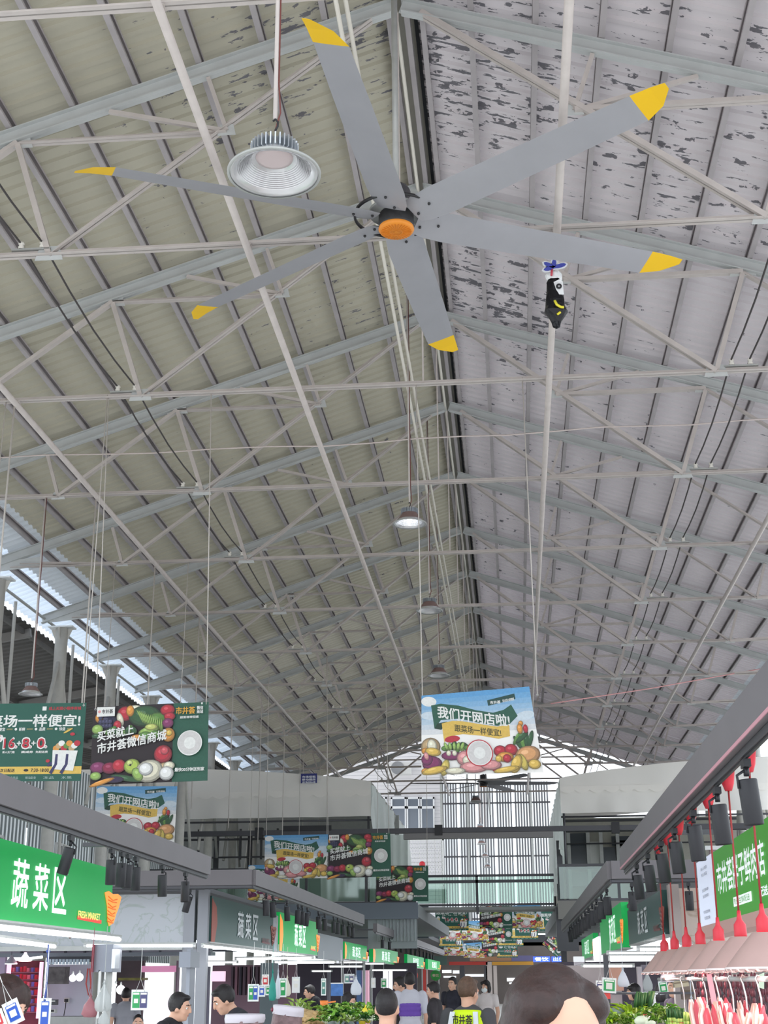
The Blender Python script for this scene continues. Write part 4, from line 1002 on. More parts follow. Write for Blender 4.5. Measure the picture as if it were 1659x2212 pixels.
for k in range(12):
    y = 38+k*2.1; spot((-3.5, y, 2.75), random.uniform(-.15, .15), random.uniform(0, 6), 'black track spotlight on the far left frame, %s from the near end' % ordinal(k), k in (3, 7))
part('lower_flange', MB().bb((1.045, 4.5, 2.672), (1.155, 14.3, 2.69)), mat('dusty_pink_strip', (190, 138, 148), .5), next(o for o in bpy.data.objects if o.get('label', '').startswith('grey lighting frame nearest on the right')), label='dusty pink strip along the lower edge')  # pink lamp light painted onto the beam's lower edge
R1 = [1624, 1556, 1500, 1457, 1426, 1396, 1371]
for k, px in enumerate(R1):
    p = onX(px, 1800, 1.1); spot((1.1, p.y, 2.62), .08, -1.2, 'black track spotlight on the nearest right frame, %s from the near end' % ordinal(k))
spot((1.32, 16.4, 2.67), 0, 0, 'black track spotlight on the right cross beam, at its aisle corner', False)
spot((1.95, 16.4, 2.67), 0, 0, 'black track spotlight on the right cross beam, before the marbled wall', False)
for k in range(12):
    y = 17.4+k*1.15; spot((1.1, y, 2.67), random.uniform(-.12, .12), random.uniform(0, 6), 'black track spotlight on the middle right frame, %s from the near end' % ordinal(k), k in (3, 5, 8, 10))

# ================================================================ FLUORESCENT TUBES
tube_on = mat('tube_light', (255, 255, 255), .3, emit=6, ecol=(246, 250, 255))
def tube(a, b, label, r=.028, power=0):
    a = Vector(a); b = Vector(b); t = root('tube_light', (a+b)/2, label, 'light', 'fluorescent tube lights')
    d = (b-a).normalized()
    part('tube', MB().tube([a+d*.03, b-d*.03], r, 10), tube_on, t)
    part('end_cap', MB().tube([a, a+d*.04], r*1.1, 10).tube([b-d*.04, b], r*1.1, 10), white_m, t)
    part('batten', MB().bar(a+Vector((0, 0, r+.012)), b+Vector((0, 0, r+.012)), .04, .02), steel_m, t)
    if power:
        l = bpy.data.lights.new('tube_glow', 'AREA'); l.shape = 'RECTANGLE'; l.size = .03; l.size_y = (b-a).length; l.energy = power; l.color = (.95, .97, 1)
        o = bpy.data.objects.new('tube_glow', l); COL.objects.link(o); o.parent = t
        o.location = (0, 0, -r-.03); o.rotation_euler = Vector((d.x, d.y, 0)).to_track_quat('Y', 'Z').to_euler()
        o.rotation_euler = (0, 0, math.atan2(-d.x, d.y))
tube((-4.05, 8.5, 2.06), (-4.05, 14.6, 2.06), 'bright tube light along the foot of the nearest left sign', .022, 30)
tube((-3.9, 9.0, 1.98), (-4.5, 13.9, 1.98), 'second tube light just under the nearest left sign', .017, 20)
a, b = onY(181, 2043, 18.2), onY(423, 2043, 18.2); tube(a, b, 'tube light across the view under the pale wall panel', .017, 20)
a, b = onX(437, 2044, -4.05), onX(680, 2068, -4.05); tube(a, b, 'long tube light along the foot of the unlit left sign', .017, 20)
a, b = onY(507, 2072, 24), onY(678, 2069, 24); tube(a, b, 'tube light under the lit middle left sign', .017, 20)
for (x0, x1, py, y, lb) in ((424, 515, 2079, 30, 'short tube light behind the unlit left sign, above the dark-shirted vendor'), (590, 727, 2079, 27, 'tube light above the teal bag in the left stall'), (709, 785, 2088, 33, 'tube light above the blue carton in the left stalls'),
                            (733, 785, 2079, 36, 'tube light under the first far left sign'), (787, 832, 2082, 42, 'tube light under the second far left sign'), (798, 880, 2096, 45, 'low tube light among the far left stalls'), (672, 718, 2098, 40, 'thin tube light over the dark shelves of the left stalls'),
                            (1310, 1428, 2062, 20, 'broad tube light beneath the unlit right sign'), (1310, 1420, 2070, 19, 'second broad tube light beneath the unlit right sign'), (1255, 1371, 2087, 22, 'lower tube light left of the meat lamps'), (1262, 1300, 2077, 33, 'far tube light under the farthest right sign'), (1375, 1433, 2051, 17.3, 'upper tube light right under the unlit right sign')):
    a, b = onY(x0, py, y), onY(x1, py, y); tube(a, b, lb, (.03 if 'broad' in lb else .017), 12 if y < 30 else 0)
for k, (px, w) in enumerate(((1467, 14), (1493, 10), (1538, 14), (1576, 18))):
    a, b = onY(px-w/2, 2047, 14.1), onY(px+w/2, 2047, 14.1); tube(a, b, 'short piece of tube light seen between the red lamp sockets, %s from the left' % ordinal(k), .03)
# ================================================================ WALL PANELS BETWEEN THE STALLS
leafy = mat('leaf_pattern_panel', (178, 182, 186), .5, noise=.10, nscale=3.5)
marble = mat('marbled_panel', (190, 172, 162), .45, noise=.16, nscale=2.6)
def panel_mat(name, col, col2, scale):
    M = mat(name, col, .45); nt = M.node_tree; L = nt.links; b = nt.nodes['Principled BSDF']
    t = nt.nodes.new('ShaderNodeTexCoord'); n = nt.nodes.new('ShaderNodeTexNoise'); n.inputs['Scale'].default_value = scale; n.inputs['Detail'].default_value = 6; n.inputs['Distortion'].default_value = 1.6
    r = nt.nodes.new('ShaderNodeValToRGB'); e = r.color_ramp.elements; e[0].position = .47; e[1].position = .53; e[0].color = rgb(*col); e[1].color = rgb(*col)
    m_ = e.new(.50); m_.color = rgb(*col2)
    L.new(t.outputs['Object'], n.inputs['Vector']); L.new(n.outputs['Fac'], r.inputs[0]); L.new(r.outputs[0], b.inputs['Base Color']); return M
leafy = panel_mat('leaf_vein_panel', (178, 182, 188), (160, 168, 166), 2.2); marble = panel_mat('marble_vein_panel', (196, 180, 170), (170, 152, 136), 1.7)
y = 19.6; xl, xr_ = -9.0, -4.55
w = struct_root('wall_stall_left')
part('panel', MB().bb((xl, y, 2.12), (xr_, y+.08, 2.80)), leafy, w)
part('corner_post', MB().bb((-4.55, y-.02, 0), (-4.40, y+.14, 2.85)), mat('post_grey', (136, 138, 144), .4, .3), w)
part('corner_post', MB().bb((-4.36, y, 0), (-4.22, y+.12, 2.85)), mat('post_grey', (136, 138, 144), .4, .3), w)
part('bottom_rail', MB().bb((xl, y-.04, 2.06), (xr_, y+.1, 2.12)), steel_m, w)
part('panel', MB().bb((-4.3, 25.0, 2.1), (-4.22, 25.55, 2.75)), leafy, w)
part('panel', MB().bb((-4.3, 30.8, 2.1), (-4.22, 35.3, 2.62)), mat('panel_grey_blue', (150, 156, 162), .5), w)
part('canopy_deck', MB().bb((-9.5, 19.7, 2.84), (-4.3, 35, 2.90)), mat('deck_grey', (110, 112, 116), .7), w)
w = struct_root('wall_stall_right')
part('panel', MB().bb((1.92, 17.2, 1.7), (4.6, 17.28, 2.66)), marble, w)
part('corner_post', MB().bb((1.80, 17.1, 0), (1.92, 17.3, 2.7)), mat('post_taupe', (168, 156, 152), .5), w)
part('lit_end_panel', MB().bb((1.72, 30.8, 1.9), (1.80, 33.2, 2.5)), mat('white_lit_panel', (250, 252, 255), .5, emit=1.2), w)
part('canopy_deck', MB().bb((1.85, 17.3, 2.76), (5.5, 34, 2.82)), mat('deck_grey', (110, 112, 116), .7), w)
part('fascia', MB().bb((1.95, 14.4, 2.62), (4.5, 14.5, 2.86)), mat('fascia_taupe', (128, 112, 114), .5), w)
part('top_rail', MB().bb((1.9, 14.38, 2.86), (4.5, 14.52, 2.90)), steel_m, w)
# rope loops tied to the panel
one('rope_loop', MB().tube([(-6.0, 19.5, 2.86), (-6.03, 19.48, 2.7), (-6.14, 19.48, 2.6), (-6.17, 19.48, 2.52), (-6.1, 19.48, 2.55), (-6.02, 19.48, 2.72), (-5.96, 19.48, 2.58), (-5.9, 19.48, 2.54), (-5.92, 19.48, 2.64), (-6.0, 19.48, 2.72), (-6.08, 19.48, 2.5), (-6.12, 19.48, 2.25), (-6.1, 19.48, 2.22)], .012, 6), mat('brown_rope', (120, 92, 84), .8), 'brown rope looped over the pale left wall panel', 'rope')

# ================================================================ GALLERY FLOORS, RAILINGS, TENTS
slab_m = mat('gallery_slab', (120, 124, 126), .7, noise=.1); gal_m = mat('gallery_wall_grey', (178, 180, 178), .7, noise=.08)
gl = struct_root('floor_gallery_left')
part('slab', MB().bb((-18, 41, 3.35), (-2.75, 60, 3.7)), slab_m, gl)
part('slab_edge', MB().bb((-18, 40.9, 3.3), (-2.75, 41, 3.75)), mat('slab_edge_bluegrey', (112, 120, 130), .6), gl)
gr_ = struct_root('floor_gallery_right')
part('slab', MB().bb((1.2, 41, 3.3), (15, 60, 3.7)), slab_m, gr_)
part('slab_edge', MB().bb((1.2, 40.9, 3.25), (15, 41, 3.75)), mat('slab_edge_grey', (128, 126, 122), .6), gr_)
gw = struct_root('wall_gallery_left')
part('wall_panel', MB().bb((-16, 50, 3.7), (-4.0, 50.15, 7.2)), gal_m, gw)
part('wall_panel', MB().bb((onY(640, 1900, 46).x, 46, 3.7), (onY(808, 1900, 46).x, 46.1, onY(720, 1855, 46).z)), mat('pale_partition', (196, 200, 198), .6), gw)
for px in (392, 402, 448, 458, 468, 540): 
    x = onY(px, 1800, 45).x; part('post', MB().bb((x-.07, 45, 3.7), (x+.07, 45.1, 6.2)), steel_m if px in (402, 458) else gloss_dark_m, gw)
for z in (5.9, 6.05, 5.35): part('rail', MB().bb((-13, 44.6, z), (-4.1, 44.7, z+.05)), gloss_dark_m, gw)
for px in (430, 520, 565, 600, 660, 710): 
    x = onY(px, 1780, 44.6).x; part('stud', MB().bb((x-.03, 44.58, 5.3), (x+.03, 44.68, 6.25)), gloss_dark_m, gw)
part('corrugated_infill', MB().bb((-4.2, 41.15, 2.5), (-2.8, 41.2, 3.3)), poly_d, gw)
corrugated_wall('corrugated_panel', (onY(815, 1990, 41.1).x, 41.1, 0), (onY(902, 1990, 41.1).x, 41.1, 0), 2.7, 3.7, .1, .03, [poly_m, poly_d], gw)
gw = struct_root('wall_gallery_right')
part('wall_panel', MB().bb((1.6, 50, 3.7), (14, 50.15, 7)), mat('gallery_wall_warm', (176, 174, 164), .7, noise=.08), gw)
for (x0, y0, x1, y1, m_) in ((1232, 1800, 1268, 1875, 'dark_pane'), (1274, 1818, 1296, 1868, 'pale_pane'), (1298, 1830, 1330, 1868, 'dark_pane'), (1330, 1815, 1372, 1850, 'mid_pane'), (1230, 1884, 1300, 1915, 'mid_pane'), (1322, 1806, 1366, 1828, 'dark_pane')):
    a, b = onY(x0, y1, 49.9), onY(x1, y0, 49.9)
    part('window_pane', MB().bb((a.x, 49.85, a.z), (b.x, 49.98, b.z)), mat(m_, {'dark_pane': (84, 86, 86), 'pale_pane': (196, 198, 194), 'mid_pane': (132, 134, 130)}[m_], .15), gw)
for px in (1228, 1270, 1298, 1334, 1376):
    x = onY(px, 1820, 49.8).x; part('mullion', MB().bb((x-.06, 49.7, 3.7), (x+.06, 49.86, 6.6)), steel_m, gw)
for py in (1772, 1790, 1874):
    z = onY(1300, py, 48).z; part('rail', MB().bb((1.7, 48, z-.04), (9, 48.1, z+.04)), gloss_dark_m, gw)
part('column', MB().bb((onY(1205, 1900, 43).x, 43, 0), (onY(1217, 1900, 43).x, 43.2, 5.6)), gloss_dark_m, gw)
part('column', MB().bb((1.15, 41.2, 2.4), (1.75, 41.6, 3.6)), gloss_dark_m, gw)
# long dark beam across the hall in front of the tents
a, b = onY(385, 1804, 40.5), onY(1460, 1804, 40.5)
xb_ = root('cross_beam', ((a.x+b.x)/2, 40.5, a.z), 'long dark steel beam crossing the hall in front of both white tents', 'beam')
part('beam', MB().bb((a.x-4, 40.42, a.z-.05), (b.x+3, 40.58, a.z+.09)), gloss_dark_m, xb_)
part('lower_flange', MB().bb((onY(872, 1810, 40.5).x, 40.4, a.z-.22), (onY(1195, 1810, 40.5).x, 40.6, a.z-.06)), mat('beam_flange_grey', (120, 118, 118), .5), xb_)
for px in (560, 948, 1330): x = onY(px, 1800, 40.5).x; part('clamp', MB().box((x, 40.5, a.z+.02), (.22, .24, .30)), dark_m, xb_)
part('flag_strip', MB().bb((onY(612, 1800, 40.4).x, 40.36, a.z+.06), (onY(716, 1800, 40.4).x, 40.4, a.z+.2)), dark_m, xb_)
# white telescopic tents
fab = sheer('tent_fabric', (246, 243, 238), .3, .7); fab2 = sheer('tent_side_film', (240, 248, 244), .45, .5)
def tent(label, x0, x1, y0, y1, zs, ztop, zval, zskirt, side_out, crown):
    """front face towards -y from x0 (aisle side) to x1; side_out: -1/1 direction of outside wall"""
    r = root('market_tent', ((x0+x1)/2, (y0+y1)/2, 3.7), label, 'tent', 'white telescopic tents on the galleries')
    L = x1-x0; N = 44
    prof = lambda t: zs+(ztop-zs)*min(1, math.sin(min(1, t*1.25)*PI/2)**.8)-.0
    fold = lambda x, z: .05*math.sin(x*3.1)+.03*math.sin(x*7.3+z)
    mb = MB(); mb.grid(lambda u, v: Vector((x0+L*u, y0+.02*math.sin(u*30), zval+(prof(u)-zval)*v)), N, 4); part('gable', mb, fab, r)
    mb = MB(); mb.grid(lambda u, v: Vector((x0+L*u, y0+.03+fold(L*u, v)*(1-v), zskirt+(zval+.02-zskirt)*v)), N*2, 4); part('skirt', mb, fab, r)
    mb = MB(); ns = int(abs(L)/.42)
    for k in range(ns):
        for j in range(6):
            t0, t1 = (k+j/6)/ns, (k+(j+1)/6)/ns; d0 = .05+.09*math.sin(PI*j/6); d1 = .05+.09*math.sin(PI*(j+1)/6)
            mb.quad((x0+L*t0, y0-.03, zval-d0), (x0+L*t1, y0-.03, zval-d1), (x0+L*t1, y0-.03, zval+.06), (x0+L*t0, y0-.03, zval+.06))
    part('scalloped_valance', mb, fab, r)
    mb = MB(); sgn = -1 if L > 0 else 1
    mb.grid(lambda u, v: Vector((x0+sgn*(-.02)+.10*math.sin(u*26+v*3)*(1-v)**.5*sgn+.05*math.sin(u*61+v*9)*sgn, y0+(y1-y0)*u, (zskirt-1.05-.5*u+.15*math.sin(u*19))*(1-v)+prof(0)*v)), 70, 10); part('side_curtain', mb, fab2, r)
    mb = MB(); mb.grid(lambda u, v: Vector((x0+L*u, y0+(y1-y0)*v, prof(u)+.02*math.sin(v*PI*9))), N, 18); part('roof_cover', mb, fab, r)
    for k in range(4):
        y = y0+.1+(y1-y0-.2)*k/3
        for x in (x0+.08*(1 if L > 0 else -1), x1): part('frame_pole', MB().tube([(x, y, 3.7), (x, y, prof(0))], .035, 8), gloss_dark_m, r)
        part('frame_rail', MB().tube([(x0, y, zskirt-.1), (x1, y, zskirt-.1)], .03, 6), gloss_dark_m, r)
    part('back_curtain', MB().bb((x0, y1, 3.7), (x1, y1+.03, prof(0))), fab, r)
    return r
zc = lambda px, py, y=41: onY(px, py, y).z
lt = tent('big white fabric tent on the left gallery with scalloped valance and blue notice', onY(801, 1690, 41).x, -13.5, 41, 56.5, zc(801, 1688), zc(520, 1656), zc(600, 1714), zc(600, 1766), -1, 1)
a, b = onY(650, 1692, 40.93), onY(685, 1671, 40.93)
nt_ = part('blue_notice', MB().bb((a.x, 40.90, a.z), (b.x, 40.93, b.z)), mat('notice_blue', (46, 52, 116), .5), lt)
tb = MB()
for k, w_ in enumerate(('市场招租', '移动棚房', '定制热线')):
    z = b.z-.045-(k+1)*.082; put_text(tb, w_, lambda x, y: Vector((x, 40.895, y)), a.x+.04, b.x-.04, z, z+.065, 0, 1)
part('notice_lettering', tb, mat('notice_white', (222, 224, 232), .5), nt_)
tent('big white fabric tent on the right gallery, half hidden by the near grey beam', onY(1209, 1690, 41).x, 9.5, 41, 54, zc(1209, 1681), zc(1480, 1637), zc(1300, 1702), zc(1300, 1755), 1, 1)
one('hanging_film', MB().grid(lambda u, v: Vector((onY(838, 1840, 44).x+.62*u, 44+.06*math.sin(u*17), onY(838, 1872, 44).z+.95*v)), 16, 3), fab2, 'clear plastic film hanging at the corner of the left gallery', 'film')
# glass balustrades and the bridge across the void
gls = glass('balustrade_glass', (206, 226, 216), .10)
def balustrade(label, a, b, z0, h, posts, rail2=False):
    a = Vector(a); b = Vector(b); r = root('glass_railing', ((a.x+b.x)/2, (a.y+b.y)/2, z0), label, 'railing', 'gallery glass railings')
    U = Vector((0, 0, 1))
    part('top_rail', MB().bar(a+U*(z0+h), b+U*(z0+h), .06, .07), gloss_dark_m, r)
    if rail2: part('second_rail', MB().bar(a+U*(z0+h-.17), b+U*(z0+h-.17), .06, .09), gloss_dark_m, r)
    part('bottom_rail', MB().bar(a+U*(z0+.03), b+U*(z0+.03), .05, .06), gloss_dark_m, r)
    d = b-a; n = Vector((-d.y, d.x, 0)).normalized()
    ps = [0]+list(posts)+[1]
    for i in range(len(ps)-1):
        p, q = a+d*(ps[i]+.004), a+d*(ps[i+1]-.004)
        part('glass_pane', MB().slab([p+U*(z0+.08), q+U*(z0+.08), q+U*(z0+h-.04), p+U*(z0+h-.04)], n*.012), gls, r)
    for t in posts:
        p = a+d*t; part('post', MB().bar(p+U*(z0-.25), p+U*(z0+h), .06, .08), gloss_dark_m, r)
balustrade('glass railing along the front edge of the left gallery under the posters', (-13, 40.95, 0), (-2.8, 40.95, 0), 3.72, 1.0, [.2, .4, .58, .69, .86])
balustrade('glass railing along the front edge of the right gallery', (1.25, 40.95, 0), (8, 40.95, 0), 3.72, 1.0, [.25, .5, .75])
ba, bb_ = onY(900, 1893, 44), onY(1196, 1893, 44); zb0 = onY(1000, 1957, 44).z
balustrade('wide glass railing of the footbridge across the middle of the hall', (ba.x, 44, 0), (bb_.x, 44, 0), zb0, onY(1000, 1892, 44).z-zb0, [.44], True)
struct('floor_bridge', MB().bb((ba.x-.5, 44, zb0-.12), (bb_.x+.4, 45.6, zb0-.03)), mat('bridge_deck', (150, 152, 150), .6))
# far fascias over the shopfronts
fc = struct_root('wall_far_fascia')
YF = 108
for py0, py1, dy, m_ in ((1990, 2020, 0, mat('fascia_greenish', (112, 124, 116), .6, noise=.2)), (2018, 2046, 2, mat('fascia_dark', (62, 64, 68), .6)), (2047, 2066, 1, mat('fascia_charcoal', (70, 70, 74), .6))):
    a, b = onY(740, py1, YF-dy), onY(1330, py0, YF-dy); part('fascia', MB().bb((a.x, YF-dy, a.z), (b.x, YF-dy+.3, b.z)), m_, fc)
part('soffit', MB().bb((-14, 60, onY(1000, 2046, YF).z-.2), (-4.6, 108, onY(1000, 2046, YF).z)), mat('fascia_dark', (62, 64, 68), .6), fc)
part('fascia', MB().bb((-14, 60, 3.3), (-3.6, 60.3, 4.6)), mat('fascia_bluegrey', (96, 104, 114), .6), fc)

# ================================================================ FAR SHOPFRONTS
YS = 104
sf = struct_root('wall_shopfront')
def bx(px0, py0, px1, py1, y, d, m_, nm, par):
    a, b = onY(px0, py1, y), onY(px1, py0, y); return part(nm, MB().bb((a.x, y, a.z), (b.x, y+d, b.z)), m_, par)
shade = mat('shop_interior', (104, 96, 92), .7, noise=.2, nscale=.6); red_f = mat('red_frame', (178, 62, 54), .5); yel_f = mat('yellow_frame', (204, 150, 60), .5)
part('back_panel', MB().bb((onY(850, 2100, YS+2).x, YS+2, 0), (onY(1320, 2100, YS+2).x, YS+2.2, 4.2)), shade, sf)
bx(970, 2077, 1053, 2085, YS, .3, red_f, 'red_lintel', sf); bx(1063, 2077, 1152, 2085, YS, .3, yel_f, 'yellow_lintel', sf)
bx(1052, 2078, 1062, 2175, YS, .3, mat('pale_post', (190, 178, 172), .5), 'post', sf); bx(1068, 2086, 1073, 2175, YS, .2, mat('pale_post', (190, 178, 172), .5), 'post', sf)
bx(995, 2086, 1003, 2175, YS, .2, gloss_dark_m, 'post', sf); bx(1048, 2086, 1052, 2175, YS, .2, gloss_dark_m, 'post', sf)
bx(912, 2090, 923, 2190, 90, .5, red_f, 'red_post', sf)
bx(885, 2065, 965, 2085, YS-2, .3, mat('dim_green_board', (70, 92, 84), .5), 'board', sf)
bx(1015, 2066, 1105, 2076, YS-1, .2, mat('dim_orange_board', (150, 110, 80), .5), 'board', sf); bx(1105, 2064, 1152, 2076, YS-1, .2, mat('dim_purple_board', (96, 92, 130), .5), 'board', sf)
for (x0, y0, x1, y1) in ((955, 2095, 975, 2102), (978, 2096, 992, 2103), (1005, 2104, 1045, 2110), (1095, 2112, 1150, 2120), (1100, 2122, 1160, 2126), (958, 2108, 985, 2112)):
    bx(x0, y0, x1, y1, YS+1.7, .2, mat('far_lit_shelf', (236, 240, 242), .5, emit=.9), 'lit_shelf', sf)
for (x0, x1) in ((1152, 1188), (1192, 1222)):
    a, b = onY(x0, 2078, 88), onY(x1, 2066, 88)
    s_ = root('stall_sign', ((a.x+b.x)/2, 88, a.z), 'glowing blue and white sign far back, %s' % ('beside the yellow lintel' if x0 < 1170 else 'right one of the pair'), 'sign')
    part('light_box', MB().bb((a.x, 88, a.z), (b.x, 88.2, b.z)), mat('blue_sign_lit', (60, 90, 240), .4, emit=1.6), s_)
    tb = MB(); put_text(tb, '餐饮' if x0 < 1170 else '出口', lambda x, y: Vector((x, 87.98, y)), a.x+.1, b.x-.1, a.z+.05, b.z-.05, 0, 1); part('lettering', tb, W_ON, s_)
bx(1166, 2084, 1216, 2092, 88, .3, mat('salmon_board', (206, 140, 110), .5, emit=.2), 'board', sf)
for px, col, nm in ((892, (206, 72, 58), 'red'), (941, (58, 140, 70), 'green')):
    p = onY(px, 2107, 55); r = root('round_sign', p, 'round %s sign on a thin pole between the far stalls' % nm, 'sign')
    R90 = Matrix.Rotation(PI/2, 3, 'X')
    part('disc', MB().lathe([(0, .02), (.19, .02), (.19, -.02), (0, -.02)], (0, 0, 0), 28, rot=R90), mat('disc_'+nm, col, .4, emit=.25), r, True)
    part('pole', MB().tube([(0, .03, -.19), (0, .03, -1.6)], .012, 6), steel_m, r, True)
    tb = MB(); put_text(tb, '出口' if nm == 'red' else '餐饮', lambda x, y: Vector((x, -.024, y)), -.12, .12, -.05, .05, 0, 1); part('lettering', tb, mat('print_cream2', (240, 214, 190), .5), r, True)
# ================================================================ PEOPLE
skin_m = mat('skin', (214, 168, 144), .55, noise=.06, nscale=14)
hair_bk = mat('hair_black', (34, 30, 32), .5, noise=.3, nscale=60, bump=.3); hair_br = mat('hair_dark_brown', (52, 34, 31), .5, noise=.35, nscale=50, bump=.35)
eye_w = mat('eye_white', (232, 228, 222), .25); eye_b = mat('eye_iris', (42, 30, 26), .2); lip_m = mat('lip', (176, 104, 98), .5)
def cloth(n, c, nz=.08): return mat('cloth_'+n, c, .85, noise=nz, nscale=5)
jean = cloth('navy_trousers', (46, 50, 64)); shoe_m = mat('shoe_black', (36, 34, 36), .5)
def caps(mb, p, q, r0, r1, n=12):
    p = Vector(p); q = Vector(q); d = q-p; L = d.length; d.normalize(); pts = []; rs = []
    for k in range(5):
        a = PI/2*(1-k/4); pts.append(p-d*r0*math.sin(a)); rs.append(max(r0*math.cos(a), .0006))
    for k in range(5):
        a = PI/2*k/4; pts.append(q+d*r1*math.sin(a)); rs.append(max(r1*math.cos(a), .0006))
    mb.tube(pts, rs, n)
def remesh(o, vs, it=3):
    m_ = o.modifiers.new('remesh', 'REMESH'); m_.mode = 'VOXEL'; m_.voxel_size = vs; m_.use_smooth_shade = True
    s_ = o.modifiers.new('smooth', 'SMOOTH'); s_.factor = .5; s_.iterations = it
def person(name, label, head, rz, H, shirt, trousers=jean, hair='short', hair_m=hair_bk, lean=0.0, look=(0, 0), arms=None, sit=False, vox=.011, sleeve=.5, shirt_extra=None, group=None, mask=False):
    """head: where the middle of the head is in the hall; the feet go on the floor under it"""
    s = H/1.70; hip = .92
    def T(p):                                            # lean the upper body forward about the hip
        x, y, z = p
        if z > hip:
            dy, dz = y, z-hip; y = dy*math.cos(lean)+dz*math.sin(lean); z = hip+dz*math.cos(lean)-dy*math.sin(lean)
        if sit: z = z-.47
        return Vector((x, y, z))*s
    hc = T((0, .02, 1.575))
    off = Matrix.Rotation(rz, 3, 'Z') @ Vector((hc.x, hc.y, 0))
    r = root(name, (head[0]-off.x, head[1]-off.y, 0), label, 'person', group, rz)
    hip_z = (hip-.47 if sit else hip)*s
    HR = Matrix.Rotation(look[0], 3, 'Z') @ Matrix.Rotation(-look[1]-lean*.35, 3, 'X')
    hp = lambda x, y, z: hc+HR @ (Vector((x, y, z))*s)
    sr = Matrix.Rotation(-lean, 3, 'X')
    b = MB()
    E_ = lambda mb, c, rr, rot=None, n=18: mb.ball(c, [q*s for q in rr], n, rot=rot)
    E_(b, hp(0, -.008, .015), (.074, .094, .104), HR); E_(b, hp(0, .022, -.05), (.054, .066, .070), HR); E_(b, hp(0, .055, -.088), (.026, .028, .024), HR)
    E_(b, hp(0, .098, -.012), (.013, .016, .028), HR); E_(b, hp(0, .106, -.028), (.017, .013, .012), HR); E_(b, hp(0, .080, .022), (.055, .014, .014), HR)
    for e in (-1, 1):
        E_(b, hp(e*.075, -.005, -.012), (.010, .022, .034), HR); E_(b, hp(e*.034, .052, -.034), (.027, .028, .026), HR)
    caps(b, T((0, -.02, 1.38)), hp(0, -.02, -.06), .056*s, .052*s)
    torso = [((0, 0, 1.30), (.165, .105, .17)), ((0, .0, 1.12), (.145, .10, .17)), ((0, -.005, .97), (.16, .11, .12)), ((0, -.01, 1.40), (.13, .075, .06))]
    for c, rr in torso: E_(b, T(c), rr, sr)
    arms = arms or {}
    AR = {}
    for e in (-1, 1):
        sh = (e*.185, -.01, 1.385); el, wr = arms.get(e, ((e*.235, -.03, 1.10), (e*.24, .07, .86)))
        sh, el, wr = T(sh), T(el), T(wr); AR[e] = (sh, el, wr)
        caps(b, sh, el, .050*s, .038*s); caps(b, el, wr, .038*s, .026*s)
        d = (wr-el).normalized(); x = Vector((0, 0, 1)).cross(d); x = x.normalized() if x.length > .1 else Vector((0, 1, 0)); z = d.cross(x)
        E_(b, wr+d*.045*s, (.034, .034, .030)); E_(b, wr+d*.070*s, (.032, .036, .022))
        for k in range(4):
            u = (-.030+.020*k)*s; Lf = (.030, .040, .043, .036)[k]*s
            p0 = wr+d*.085*s+x*u; p1 = p0+d*Lf-z*.008*s; p2 = p1+d*Lf*.7-z*.02*s; caps(b, p0, p1, .0098*s, .009*s, 8); caps(b, p1, p2, .009*s, .008*s, 8)
        p0 = wr+d*.035*s-x*.034*s; p1 = p0+d*.03*s-x*.022*s; caps(b, p0, p1, .012*s, .010*s, 8); caps(b, p1, p1+d*.028*s-x*.004*s, .010*s, .009*s, 8)
    LG_ = {}
    for e in (-1, 1):
        h_ = Vector((e*.09*s, 0, hip_z))
        kn, an = (Vector((e*.11, .40, .48))*s, Vector((e*.11, .38, .09))*s) if sit else (Vector((e*.10, .02, .49))*s, Vector((e*.10, -.02, .09))*s)
        LG_[e] = (h_, kn, an); caps(b, h_, kn, .082*s, .055*s); caps(b, kn, an, .054*s, .036*s); caps(b, an+Vector((0, .0, -.04*s)), an+Vector((0, .13*s, -.055*s)), .038*s, .032*s)
    o = part('body', b, skin_m, r, True); remesh(o, vox*s)
    for e in (-1, 1):
        ey = part('eye', MB().ball(hp(e*.031, .075, .004), .0108*s, 10), eye_w, r, True); part('iris', MB().ball(hp(e*.031, .0815, .003), .0062*s, 8), eye_b, ey, True)
        part('eyebrow', MB().tube([hp(e*.014, .093, .026), hp(e*.034, .089, .033), hp(e*.054, .072, .028)], [.003*s, .0042*s, .002*s], 6), hair_m, r, True)
    part('mouth', MB().tube([hp(-.024, .074, -.062), hp(0, .087, -.060), hp(.024, .074, -.062)], [.002*s, .0058*s, .002*s], 6), lip_m, r, True)
    if mask:
        mk = MB(); E_(mk, hp(0, .052, -.055), (.060, .058, .055), HR); part('face_mask', mk, mat('mask_white', (226, 232, 234), .8), r, True)
    h = MB()
    if hair == 'buzz': E_(h, hp(0, -.020, .030), (.078, .096, .102), HR)
    elif hair == 'bob':
        E_(h, hp(0, -.022, .036), (.088, .102, .100), HR); E_(h, hp(0, -.06, -.03), (.088, .062, .12), HR)
        for e in (-1, 1): E_(h, hp(e*.070, -.008, -.03), (.024, .052, .09), HR); E_(h, hp(e*.045, .045, .07), (.045, .048, .036), HR)
    elif hair == 'parted':
        E_(h, hp(0, -.040, .036), (.092, .104, .106), HR); E_(h, hp(0, -.075, -.04), (.094, .066, .14), HR)
        for e in (-1, 1): E_(h, hp(e*.080, -.026, -.02), (.022, .056, .12), HR); E_(h, hp(e*.052, -.014, .082), (.046, .066, .036), HR @ Matrix.Rotation(e*.55, 3, 'Y'))
    elif hair == 'puffy':
        E_(h, hp(0, -.03, .03), (.105, .115, .11), HR); E_(h, hp(0, -.06, -.03), (.10, .08, .11), HR)
        for e in (-1, 1): E_(h, hp(e*.075, .0, .02), (.04, .07, .09), HR)
    else:
        E_(h, hp(0, -.024, .034), (.083, .097, .103), HR); E_(h, hp(0, .038, .090), (.058, .048, .028), HR)
